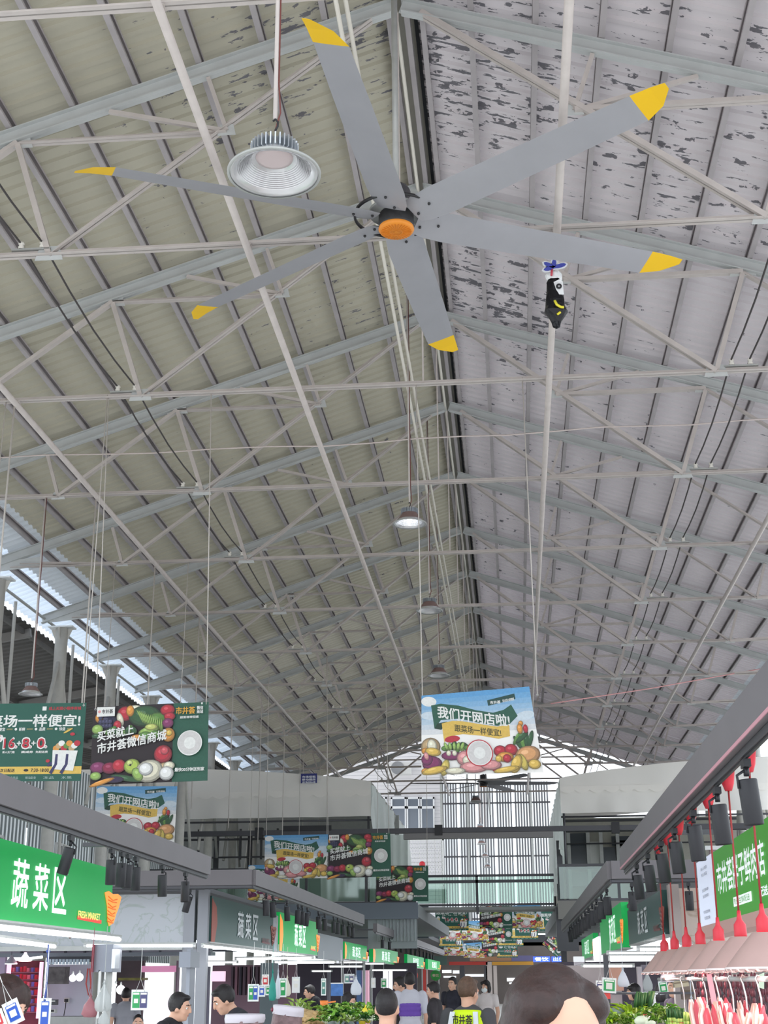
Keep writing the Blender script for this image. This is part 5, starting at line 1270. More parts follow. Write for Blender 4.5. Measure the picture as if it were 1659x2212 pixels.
        for e in (-1, 1): E_(h, hp(e*.070, -.016, .01), (.014, .045, .05), HR)
    o = part('hair', h, hair_m, r, True); remesh(o, .009*s if vox > .009 else .006*s, 2)
    t = MB()
    for c, rr in torso[:3]: E_(t, T(c), [q+.016 for q in rr], sr)
    E_(t, T((0, -.012, 1.385)), (.15, .092, .06), sr)
    for e in (-1, 1):
        sh, el, wr = AR[e]
        if sleeve <= 1: caps(t, sh, sh.lerp(el, sleeve), .068*s, .060*s)
        else: caps(t, sh, el, .066*s, .052*s); caps(t, el, el.lerp(wr, sleeve-1), .052*s, .042*s)
    o = part('shirt', t, shirt, r, True); remesh(o, .013*s, 2)
    l = MB()
    E_(l, Vector((0, -.005*s, hip_z+.03*s)), (.172, .125, .11))
    for e in (-1, 1): h_, kn, an = LG_[e]; caps(l, h_, kn, .094*s, .068*s); caps(l, kn, an+Vector((0, 0, .02)), .068*s, .056*s)
    o = part('trousers', l, trousers, r, True); remesh(o, .014*s, 2)
    for e in (-1, 1):
        an = LG_[e][2]; sh_ = MB(); caps(sh_, an+Vector((0, -.02*s, -.045*s)), an+Vector((0, .14*s, -.052*s)), .046*s, .040*s); o = part('shoe', sh_, shoe_m, r, True); remesh(o, .012*s, 2)
    return r, T, s
def face(dx, dy): return math.atan2(-dx, dy)              # heading for a person whose front is +y
# the woman close to the camera
p = onY(1203, 2147, 2.72)
woman, T_, s_ = person('person', 'woman with parted dark brown hair close to the camera, cropped by the lower edge', p, face(.50, -1), 1.655, cloth('plum_top', (98, 60, 74)), hair='parted', hair_m=hair_br, look=(.05, .30), vox=.006)
p = onY(16, 2157, 6.9); person('person', 'woman with puffy brown hair at the left edge, looking down to the right', p, face(.8, -.25), 1.68, cloth('rust_top', (140, 74, 66)), hair='puffy', hair_m=hair_br, lean=.15, look=(0, .35), vox=.010)
p = onY(299, 2196, 21); person('person', 'seated man facing the aisle below the green hanging payment card', p, face(.25, -1), 1.66, cloth('slate_shirt', (84, 84, 92)), sit=True, hair='buzz')
p = onY(272, 2150, 23); person('person', 'vendor in a grey shirt beside the hanging bags at the left', p, face(-.3, 1), 1.58, cloth('light_grey_shirt', (150, 150, 158)), lean=.25)
p = onY(389, 2175, 12.4); person('person', 'man with thick black hair in profile before the bright pink doorway', p, face(1, -.1), 1.60, cloth('black_dotted', (40, 40, 46), .4), lean=.35)
p = onY(484, 2137, 13.2); person('person', 'vendor in a charcoal shirt bending forward to the left under the tube lights', p, face(-.9, -.45), 1.72, cloth('charcoal_shirt', (50, 50, 58)), lean=.55, look=(.0, .25))
p = onY(668, 2149, 27); person('person', 'man in black behind the ginger heap, looking to the left', p, face(-1, -.2), 1.66, cloth('black_shirt', (34, 34, 40)), lean=.5)
p = onY(754, 2156, 20); person('person', 'grey-clad vendor reaching across the leafy greens', p, face(1, -.25), 1.62, cloth('grey_green_shirt', (120, 132, 126)), lean=.62, sleeve=1.9, arms={-1: ((-.2, .25, 1.25), (-.16, .50, 1.2)), 1: ((.2, .28, 1.22), (.16, .54, 1.18))})
p = onY(863, 2130, 23.5); person('person', 'man turned left behind the one in the white and purple shirt', p, face(-1, -.3), 1.70, cloth('black_vest', (40, 40, 44)), look=(0, .2))
p = onY(885, 2126, 22.5)
r, T_, s_ = person('person', 'man in a white, grey and purple shirt seen from behind, mid aisle', p, face(-.15, 1), 1.76, cloth('white_grey_shirt', (196, 196, 206)), sleeve=.75)
band = MB()
for c, rr in (((0, .0, 1.25), (.184, .1265, .07)), ((0, .0, 1.19), (.180, .126, .08)), ((0, .0, 1.12), (.172, .124, .08))): band.ball(T_(c), [q*s_ for q in rr], 20)
o = part('purple_band', band, cloth('purple_band', (110, 78, 170)), r, True); remesh(o, .013, 1)
p = onY(836, 2183, 9.3); person('person', 'buzz-cut man seen from behind right in front of the leafy greens', p, face(.05, 1), 1.60, cloth('grey_tee', (120, 120, 124)), hair='buzz')
p = onY(936, 2150, 21.5); person('person', 'man in dark camouflage shirt in profile, left of the yellow vest', p, face(-1, .15), 1.62, cloth('camouflage', (58, 54, 58), .75), look=(0, .2), sleeve=.8)
p = onY(977, 2127, 27.5); person('person', 'man in dark patterned tee standing behind the yellow vest', p, face(-.5, -1), 1.70, cloth('dark_patterned_tee', (46, 46, 58), .6))
p = onY(1049, 2133, 28); person('person', 'woman in a white top with a face mask, right of the yellow vest', p, face(-.5, -1), 1.64, cloth('white_top', (226, 216, 216)), hair='bob', mask=True)
p = onY(1013, 2149, 12.6)
r, T_, s_ = person('person', 'worker in a fluorescent yellow vest with black characters on the back', p, face(.35, 1), 1.67, cloth('dark_grey_shirt', (76, 76, 80)), hair='short', hair_m=mat('hair_brown', (96, 74, 60), .6, noise=.3, nscale=50), look=(-.35, .1))
vest_m = mat('fluorescent_yellow', (206, 236, 26), .6, emit=.12)
v = MB()
for c, rr in (((0, 0, 1.30), (.190, .132, .155)), ((0, 0, 1.12), (.176, .126, .18)), ((0, -.005, .99), (.186, .136, .11)), ((0, -.012, 1.40), (.155, .10, .05))): v.ball(T_(c), [q*s_ for q in rr], 20)
vo = part('vest', v, vest_m, r, True); remesh(vo, .012, 2)
for e in (-1, 1):
    pts = []; stp = MB()
    for k in range(9):
        z = 1.42-.05*k; x = e*(.105+.006*k); y = -(.10+.036*math.sin(min(1, k/4)*PI/2)); pts.append(T_((x, y-.004, z)))
    for i in range(8):
        a, b_ = pts[i], pts[i+1]; w_ = Vector((.022, 0, 0)); stp.slab([a-w_, a+w_, b_+w_, b_-w_], (0, -.008, 0))
    part('reflective_strip', stp, mat('reflective_silver', (206, 210, 214), .35, .3), r, True)
tb = MB()
put_text(tb, '市井荟', lambda x, y: T_((-x*-1*1.0, -(.158-1.0*x*x), y)), -.09, .09, 1.315, 1.395, 0, 1)
part('vest_lettering', tb, dark_m, r, True)
p = onY(1369, 2158, 21.5); person('person', 'vendor in profile behind the tall scallion bundle on the right', p, face(-1, -.1), 1.60, cloth('dark_green_top', (52, 60, 54)), hair='bob', arms={-1: ((-.2, .15, 1.15), (-.15, .42, 1.22)), 1: ((.2, .15, 1.15), (.15, .42, 1.25))}, lean=.2)
p = onY(1429, 2160, 20.5); person('person', 'dark-haired vendor behind the white scale pan on the right', p, face(.3, 1), 1.58, cloth('black_top', (40, 38, 46)), hair='bob')
p = onY(1458, 2150, 18.5); person('person', 'person in a mauve top beside the cardboard boxes on the right', p, face(-.9, -.5), 1.66, cloth('mauve_top', (112, 96, 108)), sleeve=1.8)
# ================================================================ MEAT STALL
sock_m = mat('red_plastic_socket', (206, 52, 66), .4); cord_m = mat('red_cord', (150, 52, 50), .6); shade_m = mat('lamp_shade_pink_brown', (182, 152, 146), .5, noise=.05)
glow_m = mat('warm_pink_bulb', (255, 214, 206), .3, emit=8)
LX = 1.25; ml_src = None
lys = [(1436, 2056), (1458, 2050), (1484, 2043), (1513, 2031), (1553, 2030), (1600, 2022), (1650, 2018)]
for k, (px, py) in enumerate(lys):
    q = onX(px, py, LX); y = q.y; z = 1.875
    lab = 'red-socketed meat lamp with pinkish shade over the meat counter, %s from the far end' % ordinal(k)
    if ml_src is None:
        l = root('meat_lamp', (LX, y, z), lab, 'lamp', 'meat lamps'); ml_src = l
        n = 48; sc = lambda kk, j: 1+(.02 if (kk % 2) else -.02)*(j >= 3)
        sd = MB().lathe([(.045, -.005), (.06, -.008), (.14, -.10), (.205, -.178)], n=n).lathe([(.20, -.178), (.135, -.104), (.055, -.014)], n=n)
        for kk in range(n//2):                               # scalloped hem
            a = 2*PI*kk/(n//2); R_ = Matrix.Rotation(a, 3, 'Z'); sd.add([R_ @ Vector((.204, -.026, -.177)), R_ @ Vector((.204, .026, -.177)), R_ @ Vector((.207, .013, -.192)), R_ @ Vector((.207, -.013, -.192))], [(0, 1, 2, 3)])
        so = part('shade', sd, shade_m, l, True)
        part('rim', MB().lathe([(.20, -.172), (.208, -.176), (.208, -.183), (.20, -.183)], n=n), mat('rim_white', (236, 222, 220), .35), so, True)
        part('socket', MB().lathe([(0, .135), (.010, .135), (.013, .10), (.016, .085), (.034, .06), (.036, .0), (.034, -.006), (0, -.006)], n=20), sock_m, l, True)
        part('bulb', MB().ball((0, 0, -.10), (.045, .045, .06), 14), glow_m, l, True)
        part('cord', MB().tube([(0, 0, .13), (0, 0, .80)], .006, 6), cord_m, l, True)
        part('ceiling_cup', MB().lathe([(0, .80), (.02, .80), (.035, .84), (.045, .92), (.05, .92), (0, .92)], n=18), sock_m, l, True)
        part('hook', MB().tube([(0, 0, .92), (0, 0, .99)], .006, 6), dark_m, l, True)
        ml_tree = [(c, kids(c)) for c in kids(l)]
    else: l = copy_tree(ml_src, (LX, y, z), lab, 'meat lamps', tree=ml_tree)
    if k % 2 == 0:
        L = bpy.data.lights.new('meat_glow', 'POINT'); L.energy = 12; L.color = (1, .62, .62); L.shadow_soft_size = .05
        o = bpy.data.objects.new('meat_glow', L); COL.objects.link(o); o.parent = l; o.location = (0, 0, -.2)
one('lamp_rail', MB().bb((LX-.03, 6.6, 2.86), (LX+.03, 13.4, 2.90)), mat('rail_pink_grey', (168, 140, 142), .5), 'thin rail above the meat lamps from which their red cups hang', 'rail')
# hook rail, hooks, meat
one('hook_rail', MB().tube([(1.25, 6.6, 1.645), (1.25, 13.2, 1.645)], .014, 10).tube([(1.25, 6.8, 1.645), (1.25, 6.8, 1.70)], .01, 6), steel_m, 'steel rail under the meat lamps carrying the hooks', 'rail')
cnt = root('meat_counter', (1.55, 10, 0), 'long white tiled meat counter along the right side of the aisle', 'counter')
part('cabinet', MB().bb((1.2, 6.4, 0), (1.9, 13.3, .92)), mat('counter_white', (222, 218, 214), .4), cnt)
part('counter_top', MB().bb((1.15, 6.35, .92), (1.95, 13.35, .97)), steel_m, cnt)
hk_m = mat('hook_steel', (226, 214, 212), .22, .85)
meat_r = mat('raw_pork', (206, 78, 90), .35, noise=.2, nscale=14); fat_m = mat('pork_fat', (244, 220, 210), .4, noise=.06, nscale=10); skin_p = mat('pork_skin', (236, 190, 172), .4)
def hook(y, x, lab, big=True):
    L = .13 if big else .09
    pts = [(x+.0, y, 1.66), (x-.012, y, 1.665), (x-.02, y, 1.65), (x-.012, y, 1.62), (x, y, 1.55)]
    d = math.radians(20); c = 1.55-L
    for k in range(8):
        a = PI*k/7; pts.append((x+.04-.04*math.cos(a)+0, y+.01, c-.035*math.sin(a)))
    pts.append((x+.09, y+.012, c+.05))
    return one('meat_hook', MB().tube(pts, .0048, 8), hk_m, lab, 'hook', 'meat hooks', (x, y, 1.66))
hooks = [(8.25, 'first'), (8.75, 'second'), (9.35, 'third'), (9.95, 'fourth'), (10.6, 'fifth'), (11.3, 'sixth'), (7.75, 'nearest')]
for y, w in hooks: hook(y, 1.25, 'bright steel meat hook on the rail, %s from the near end' % w if w != 'nearest' else 'bright steel meat hook on the rail, the nearest to the camera')
def slab_of_meat(loc, w, h, t, rz, lab, seed):
    r = root('pork_cut', loc, lab, 'meat', 'hanging pork cuts', rz); rn = random.Random(seed)
    prof = lambda v: .55+.5*math.sin(min(1, v*1.35)*PI*.62)
    ph = [rn.uniform(0, 6) for _ in range(4)]
    def body(sx, ox, tw):
        mb = MB(); n = 12; vs = []
        for j in range(9):
            v = j/8; ww = w*.5*sx*prof(v)*(1+.10*math.sin(v*7+ph[0]))*(.25 if j in (0, 8) else 1)
            for k in range(n):
                a = 2*PI*k/n; vs.append(Vector((ox*w+.015*math.sin(v*5+ph[1])+ww*math.cos(a), tw*t*.5*math.sin(a)*(.4 if j in (0, 8) else 1), -h*v)))
        mb.add(vs, [(j*n+k, (j+1)*n+k, (j+1)*n+(k+1) % n, j*n+(k+1) % n) for j in range(8) for k in range(n)]+[tuple(range(n)), tuple(range(8*n, 9*n))[::-1]], 0, True); return mb
    part('lean_meat', body(.62, .16, 1.0), meat_r, r, True); part('fat_layer', body(.5, -.22, 1.05), fat_m, r, True); part('skin_edge', body(.2, -.45, .95), skin_p, r, True)
mx_ = [(1504, 2168, 8.8), (1519, 2163, 9.3), (1537, 2178, 8.3), (1552, 2172, 8.9), (1560, 2164, 9.6), (1566, 2180, 8.0), (1588, 2196, 7.9), (1600, 2170, 8.8), (1609, 2188, 8.2), (1622, 2196, 7.8), (1635, 2176, 8.3), (1645, 2180, 7.7), (1655, 2200, 7.4), (1578, 2176, 9.2), (1527, 2186, 8.0)]
for k, (px, py, y) in enumerate(mx_):
    p = onY(px, py-9, y); slab_of_meat(p, random.uniform(.055, .085), random.uniform(.30, .42), .05, random.uniform(-.8, .8), 'hanging cut of pork with a pale fat edge, %s from the left of the row' % ordinal(sorted(range(15), key=lambda i: mx_[i][0]).index(k)), k)
# strings of dark sausage behind the hooks
saus = mat('dark_cured_sausage', (104, 50, 60), .4, noise=.3, nscale=30)
for k in range(26):
    px = 1504+k*6.2+random.uniform(-1.5, 1.5); y = random.uniform(10.5, 12.5); p = onY(px, 2101, y); q = onY(px, random.uniform(2150, 2176), y); mb = MB(); z = p.z; i = 0
    pts = []; rs = []
    while z > q.z:
        for t, rr in ((0, .003), (.2, .011), (.5, .0135), (.8, .011), (1, .003)): pts.append((p.x+.012*math.sin(i*2.1+k), y+.008*math.cos(i+k), z-t*.055)); rs.append(rr)
        z -= .058; i += 1
    mb.tube(pts, rs, 8); one('sausage_string', mb, saus, 'string of dark red cured sausages hanging behind the meat hooks', 'sausage', 'strings of cured sausages', (p.x, y, p.z))
one('cured_rail', MB().tube([(1.6, 12.5, 1.69), (2.4, 10.2, 1.69)], .012, 8), steel_m, 'rail behind the meat lamps holding the sausage strings', 'rail')
p = onY(1526, 2104, 9.0); one('pink_strap', MB().slab([(p.x, 9.0, p.z), (p.x+.03, 9.0, p.z), (p.x+.055, 9.0, p.z-.19), (p.x+.02, 9.0, p.z-.19)], (0, .006, 0)), mat('pink_plastic', (236, 170, 178), .4), 'pale pink plastic strap hanging between the meat hooks', 'strap')
a = onY(1640, 2105, 8.6); one('price_tag', MB().slab([a, a+Vector((.03, 0, .01)), a+Vector((.02, 0, -.08)), a+Vector((-.01, 0, -.07))], (0, .003, 0)), mat('pale_green_card', (190, 214, 190), .5), 'pale green tag clipped to the hook rail', 'tag')

# ================================================================ VEGETABLE STALLS
crate_m = mat('stall_board', (96, 88, 84), .6)
def stall_table(label, x0, x1, y0, y1, z):
    t = root('stall_table', ((x0+x1)/2, (y0+y1)/2, 0), label, 'table')
    part('table_top', MB().bb((x0, y0, z-.05), (x1, y1, z)), crate_m, t)
    part('front_lip', MB().bb((x0, y0-.03, z-.06), (x1, y0, z+.05)), steel_m, t)
    for x in (x0+.05, x1-.05):
        for y in (y0+.05, y1-.05): part('leg', MB().bb((x-.03, y-.03, 0), (x+.03, y+.03, z-.05)), steel_m, t)
    return t
stall_table('vegetable stand in the middle left with ginger and leafy greens', -2.1, -.95, 10.9, 15, 1.10)
stall_table('vegetable stand at the right with celery and scallions', .55, 1.12, 8.6, 13.5, 1.12)
stall_table('vegetable stand at the left with mesh sacks', -2.25, -1.40, 9.75, 10.75, 1.02)
ginger = mat('ginger_tan', (206, 172, 120), .6, noise=.18, nscale=30); leafy_m = mat('leaf_green', (124, 178, 66), .45, noise=.25, nscale=14); leafy2 = mat('leaf_pale_green', (176, 206, 104), .45, noise=.2, nscale=14); leafy3 = mat('leaf_deep_green', (58, 104, 54), .45, noise=.25, nscale=14)
stem_w = mat('stem_white', (226, 234, 206), .4); ye_pep = mat('yellow_pepper', (226, 206, 60), .3)
rn = random.Random(21)
for k in range(46):                                        # ginger / small potatoes
    px = rn.uniform(632, 694); t = rn.random(); py = 2179+8*rn.random()+t*22+(abs(px-664)*.12); y = 12.6-1.6*t
    p = onY(px, py, y); mb = MB()
    for j in range(3): mb.ball(p+Vector((rn.uniform(-.02, .02), rn.uniform(-.02, .02), rn.uniform(-.008, .008))), (rn.uniform(.018, .028), rn.uniform(.016, .024), .017), 8, lump=.12, seed=k*3+j)
    one('ginger_root', mb, ginger, 'knobbly tan ginger root in the heap beside the leafy greens', 'ginger', 'ginger heap')
one('ginger_mound', MB().ball(onY(664, 2229, 12.0), (.17, .5, .17), 14, lump=.05, seed=9), ginger, 'tan mound of ginger under the loose roots', 'ginger')
def leaf(mb, base, d, L, w, mi, curl=.4, n=5):
    d = Vector(d).normalized(); u = Vector((0, 0, 1)); x = d.cross(u); x = x.normalized() if x.length > .05 else Vector((1, 0, 0)); z = x.cross(d); vs = []
    for j in range(n+1):
        t = j/n; ww = w*math.sin(PI*min(.98, max(.06, t*.92+.06)))**.7; c = Vector(base)+d*(L*t)+z*(-curl*L*t*t)
        vs += [c-x*ww+z*.012*math.sin(j*2), c+z*-.01, c+x*ww+z*.012*math.cos(j*2)]
    mb.add(vs, [(j*3+k, j*3+k+1, j*3+k+4, j*3+k+3) for j in range(n) for k in range(2)], mi, True)
def greens(loc, label, group, mats, nl=12, L=.16, w=.03, seed=0, up=.8, stem=True):
    rn_ = random.Random(seed); r = root('leafy_greens', loc, label, 'greens', group); mb = MB(); st = MB()
    az = rn_.uniform(0, 6)
    for k in range(nl):
        a = az+rn_.uniform(-1.1, 1.1)+(PI if k % 3 == 0 else 0); e = up*rn_.uniform(.4, 1.3); d = Vector((math.cos(a), math.sin(a), e)); b_ = Vector((rn_.uniform(-.02, .02), rn_.uniform(-.02, .02), rn_.uniform(-.01, .02)))
        if stem: st.tube([b_, b_+d.normalized()*L*.45], [.006, .004], 6)
        leaf(mb, b_+d.normalized()*L*.25, d, L*rn_.uniform(.7, 1.1), w*rn_.uniform(.7, 1.2), 0, rn_.uniform(.2, .8))
    part('leaves', mb, mats[0], r, True)
    if stem: part('stems', st, mats[1], r, True)
    return r
for k in range(40):
    px = rn.uniform(694, 828); t = rn.random(); py = 2178+t*32-(6 if px > 760 else 0); y = 13.2-2.2*t
    greens(onY(px, py, y), 'bunch of leafy greens heaped on the stand left of the buzz-cut man', 'heap of leafy greens on the left stand', ((leafy_m, leafy2, leafy3, leafy_m)[k % 4], stem_w), 11, rn.uniform(.07, .11), .020, k)
for k, (px, py) in enumerate(((636, 2178), (646, 2170), (657, 2180), (676, 2182))):
    greens(onY(px, py+10, 13), 'pale corn-like bunch sticking up behind the ginger, %s from the left' % ordinal(k), 'pale bunches behind the ginger', (leafy2, stem_w), 6, .10, .016, 90+k, 2.2)
for k, (px, py) in enumerate(((788, 2190), (795, 2198), (782, 2204))):
    p = onY(px, py, 11.4); o = one('yellow_pepper', MB().ball(p, (.03, .03, .045), 10, lump=.08, seed=k).tube([p+Vector((0, 0, .04)), p+Vector((.01, 0, .065))], .006, 6), ye_pep, 'yellow pepper among the leafy greens, %s of three' % ('upper', 'middle', 'lower')[k], 'pepper', 'yellow peppers')
for k, (px, py, s_) in enumerate(((716, 2185, .05), (738, 2184, .05), (705, 2190, .04))):
    one('aubergine', MB().ball(onY(px, py, 13.6), (s_, s_*.8, s_*.8), 12), mat('aubergine_skin', (62, 54, 74), .25), 'dark round aubergine behind the greens, %s' % ('left of the pair', 'right of the pair', 'lowest, by the ginger')[k], 'aubergine', 'aubergines')
p = onY(700, 2168, 15); ob = root('orange_scoop', p, 'small orange plastic scoop behind the aubergines', 'scoop')
part('cup', MB().lathe([(0, -.03), (.035, -.03), (.045, .03), (.04, .03), (.03, -.02)], n=14), mat('orange_plastic', (244, 140, 66), .4), ob, True); part('handle', MB().bar((.04, 0, .01), (.12, 0, .02), .02, .015), mat('orange_plastic', (244, 140, 66), .4), ob, True)
# mesh sacks with turned-down plastic rims
sack_m = mat('brown_mesh_sack', (134, 110, 112), .55, noise=.35, nscale=24, bump=.6); rim_m = mat('white_sack_rim', (206, 200, 208), .5); onion = mat('red_onion', (120, 52, 66), .35)
def sack(px0, px1, pyt, y, label, seed, tilt=0.0):
    a, b = onY(px0, pyt, y), onY(px1, pyt, y); c = (a+b)/2; w = (b.x-a.x)/2; r = root('mesh_sack', (c.x, y, 1.02), label, 'sack', 'mesh sacks'); h = c.z-1.02
    rn_ = random.Random(seed); tb = [[rn_.uniform(.95, 1.05) for _ in range(28)] for _ in range(12)]
    mb = MB().lathe([(0, 0), (w*.85, 0), (w*.98, h*.15), (w*1.03, h*.35), (w*.97, h*.5), (w*1.03, h*.65), (w*.98, h*.8), (w, h*.92)], n=28, wob=lambda k, j: tb[j][k]); so = part('sack', mb, sack_m, r, True)
    rm = MB().lathe([(w*1.03, h*.86), (w*1.06, h*.92), (w*1.03, h*.99), (w*.93, h*1.0), (w*.9, h*.93)], n=28, wob=lambda k, j: tb[j][k]); ro = part('folded_rim', rm, rim_m, r, True)
    for o_ in (so, ro): o_.rotation_euler = (0, tilt, 0)
    for k in range(9):
        an = 2*PI*k/9; part('onion', MB().ball((w*.55*math.cos(an)*(k % 3)/2, w*.55*math.sin(an), h*.94), (w*.18, w*.18, w*.16), 10), onion, r, True)
sack(488, 569, 2190, 10.2, 'low brown mesh sack of onions with a white turned-down rim', 3)
sack(576, 640, 2172, 10.6, 'tall brown mesh sack leaning behind the ginger', 5, .12)
# right stand
def bundle(px, pyt, pyb, y, n, w, lab, col=(leafy3, leafy2, stem_w), lean_=.0, kind='scallion_bundle', cat='scallions', seed=0):
    a, b = onY(px, pyt, y), onY(px, pyb, y); rn_ = random.Random(seed); r = root(kind, b, lab, cat); H_ = a.z-b.z; mb = MB(); m2 = MB(); m3 = MB()
    for k in range(n):
        x = (k/(n-1)-.5)*w; yy = rn_.uniform(-.03, .03); t = Vector((x*1.15+lean_*H_+rn_.uniform(-.008, .008), yy, H_*rn_.uniform(.9, 1.02))); m_ = Vector((x*.95+lean_*H_*.4, yy, H_*.45)); s0 = Vector((x*.8, yy, 0))
        m3.tube([s0, s0.lerp(m_, .45)], [.008, .008], 6); m2.tube([s0.lerp(m_, .45), m_], [.008, .009], 6); mb.tube([m_, t], [.009, .007], 6)
    part('green_top', mb, col[0], r, True); part('pale_stem', m2, col[1], r, True); part('white_base', m3, col[2], r, True)
    part('tie', MB().lathe([(w*.55, H_*.2), (w*.56, H_*.22), (w*.55, H_*.24)], n=16), mat('red_tie', (186, 60, 60), .5), r, True)
bundle(1386, 2141, 2206, 11.0, 18, .125, 'tall bundle of scallions leaning right on the right stand', lean_=.18, seed=2)
bundle(1452, 2176, 2216, 9.6, 9, .05, 'bundle of pale green beans, left one of three by the meat stall', (leafy3, leafy2, leafy2), 0, 'bean_bundle', 'beans', 3)
bundle(1471, 2178, 2218, 9.4, 9, .05, 'bundle of pale green beans, middle one of three by the meat stall', (leafy3, leafy2, leafy2), 0, 'bean_bundle', 'beans', 4)
bundle(1489, 2186, 2222, 9.2, 9, .05, 'bundle of pale green beans, right one of three by the meat stall', (leafy2, leafy2, leafy2), 0, 'bean_bundle', 'beans', 5)
yl = mat('celery_yellow_green', (184, 222, 60), .4, noise=.2, nscale=14)
for k, (px, py) in enumerate(((1350, 2190), (1358, 2186), (1366, 2192), (1374, 2190))):
    greens(onY(px, py+14, 11), 'bright yellow-green celery bunch under the scallions, %s from the left' % ordinal(k), 'celery bunches', (yl, stem_w), 14, .115, .011, 40+k, 2.4)
for k in range(16):
    px = rn.uniform(1308, 1372); py = rn.uniform(2200, 2216); greens(onY(px, py, 10.4), 'leafy green bunch low on the right stand', 'leafy greens on the right stand', ((leafy2, yl, leafy_m)[k % 3], stem_w), 9, .075, .017, 60+k)
for k in range(12):
    px = rn.uniform(1410, 1448); py = rn.uniform(2184, 2214); greens(onY(px, py, 9.9), 'curly leafy bunch beside the bean bundles', 'curly greens beside the beans', ((leafy_m, leafy2)[k % 2], stem_w), 10, .07, .015, 120+k)
for k, (px, py) in enumerate(((1334, 2184), (1326, 2201))):
    one('winter_melon', MB().ball(onY(px, py, 11), (.06, .035, .03), 14), mat('melon_grey_green', (132, 150, 140), .4), 'grey-green melon on the right stand, %s' % ('upper' if k == 0 else 'lower, behind the woman'), 'melon', 'melons')
for k, (px, py) in enumerate(((1386, 2206), (1400, 2210))):
    one('white_cabbage', MB().ball(onY(px, py, 10.2), (.05, .045, .035), 12, lump=.06, seed=k), stem_w, 'white cabbage head on the right stand, %s' % ('left one' if k == 0 else 'right one'), 'cabbage', 'white cabbages')
# spring scale
p = onY(1414, 2162, 14); sc_ = root('scale', (p.x, 14, 1.12), 'white kitchen scale with a round pan on the right stand', 'scale')
h = p.z-1.12; part('base', MB().lathe([(0, h-.06), (.05, h-.06), (.035, h-.035), (.012, h-.02)], n=20), white_m, sc_, True); part('stem', MB().lathe([(.012, h-.02), (.010, h+.03), (.016, h+.05)], n=12), white_m, sc_, True); part('pan', MB().lathe([(0, h+.05), (.03, h+.055), (.04, h+.07), (0, h+.072)], n=20), white_m, sc_, True)
part('pedestal', MB().bb((-.06, -.06, 0), (.06, .06, h-.06)), crate_m, sc_, True)

# ================================================================ HANGING PAYMENT CARDS AND BAGS
def card(px0, py0, px1, py1, y, label, cols, rot=0.0, top=None):
    """cards with plain pale squares; cols: colour per panel side by side"""
    a, b = onY(px0, py1, y), onY(px1, py0, y); w, h = b.x-a.x, b.z-a.z; c = (a+b)/2
    r = root('payment_card', (c.x, y, c.z), label, 'card', 'hanging payment cards'); r.rotation_euler = (0, rot, 0); n = len(cols)
    part('sleeve', MB().box((0, .004, .0), (w+.02, .004, h+.03)), mat('card_sleeve', (226, 230, 228), .2), r, True)
    for k, cl in enumerate(cols):
        x = -w/2+w*(k+.5)/n; cp = part('card_face', MB().box((x, 0, 0), (w/n*.94, .003, h*.96)), mat('card_'+cl, {'blue': (44, 84, 176), 'green': (42, 150, 84), 'dark': (74, 74, 116), 'white': (226, 226, 224), 'red': (190, 54, 60), 'teal': (90, 140, 130)}[cl], .3), r, True)
        q = min(w/n, h)*.56; part('blank_square', MB().box((x, -.002, -h*.06), (q, .002, q)), mat('card_blank', (222, 220, 210), .4), cp, True)
        part('header', MB().box((x, -.002, h*.38), (w/n*.8, .002, h*.12)), mat('card_header', (236, 236, 226), .4), cp, True)
    zt2 = top if top else 2.04
    part('string', MB().tube([(-w*.3, 0, h/2), (0, 0, h/2+.10), (w*.3, 0, h/2)], .0022, 5).tube([(0, 0, h/2+.10), (0, 0, zt2-c.z)], .0025, 5), white_m, r, True)
    return r
card(14, 2168, 42, 2206, 6.2, 'tilted blue payment card in a clear sleeve at the bottom left corner', ['blue'], -.45)
card(-14, 2190, 6, 2216, 6.1, 'red payment card at the very bottom left corner', ['red'], -.45)
card(86, 2162, 107, 2214, 8.2, 'tall blue payment card with a cream top hanging on a blue string', ['blue'], 0, 1.86)
card(285, 2142, 319, 2178, 11.5, 'double green and dark payment card hanging from a white string', ['green', 'dark'], 0, 1.93)
card(537, 2129, 557, 2160, 15, 'double green and blue payment card on the dark column, left one', ['green', 'blue'])
card(560, 2131, 571, 2150, 16.5, 'blue payment card on the dark column', ['blue']); card(567, 2108, 579, 2127, 16.6, 'red payment card on the dark column, above the blue one', ['red']); card(575, 2131, 583, 2147, 16.7, 'small green payment card beside the teal bag', ['green'])
card(605, 2116, 617, 2151, 16, 'green and white payment card right of the teal bag', ['green']); card(632, 2113, 646, 2142, 18, 'pale green payment card hanging left of the smoke-dark shelves', ['white'])
card(695, 2116, 703, 2148, 20, 'narrow teal payment card hanging over the greens', ['teal']); card(745, 2106, 764, 2122, 22, 'double teal payment card in a round-topped sleeve', ['teal', 'dark']); card(803, 2114, 810, 2132, 26, 'small pale card hanging beyond the white bag', ['white']); card(824, 2115, 834, 2132, 27, 'small green card beside the bright post', ['green'])
card(1304, 2116, 1328, 2141, 12.5, 'green payment card with nested frames on the right, above the red box', ['green'], .08); card(1290, 2122, 1303, 2141, 13, 'grey-blue card half hidden beside the green one on the right', ['dark'], .05); card(1426, 2122, 1440, 2145, 16, 'green and white payment card below the first meat lamps', ['green'], -.1)
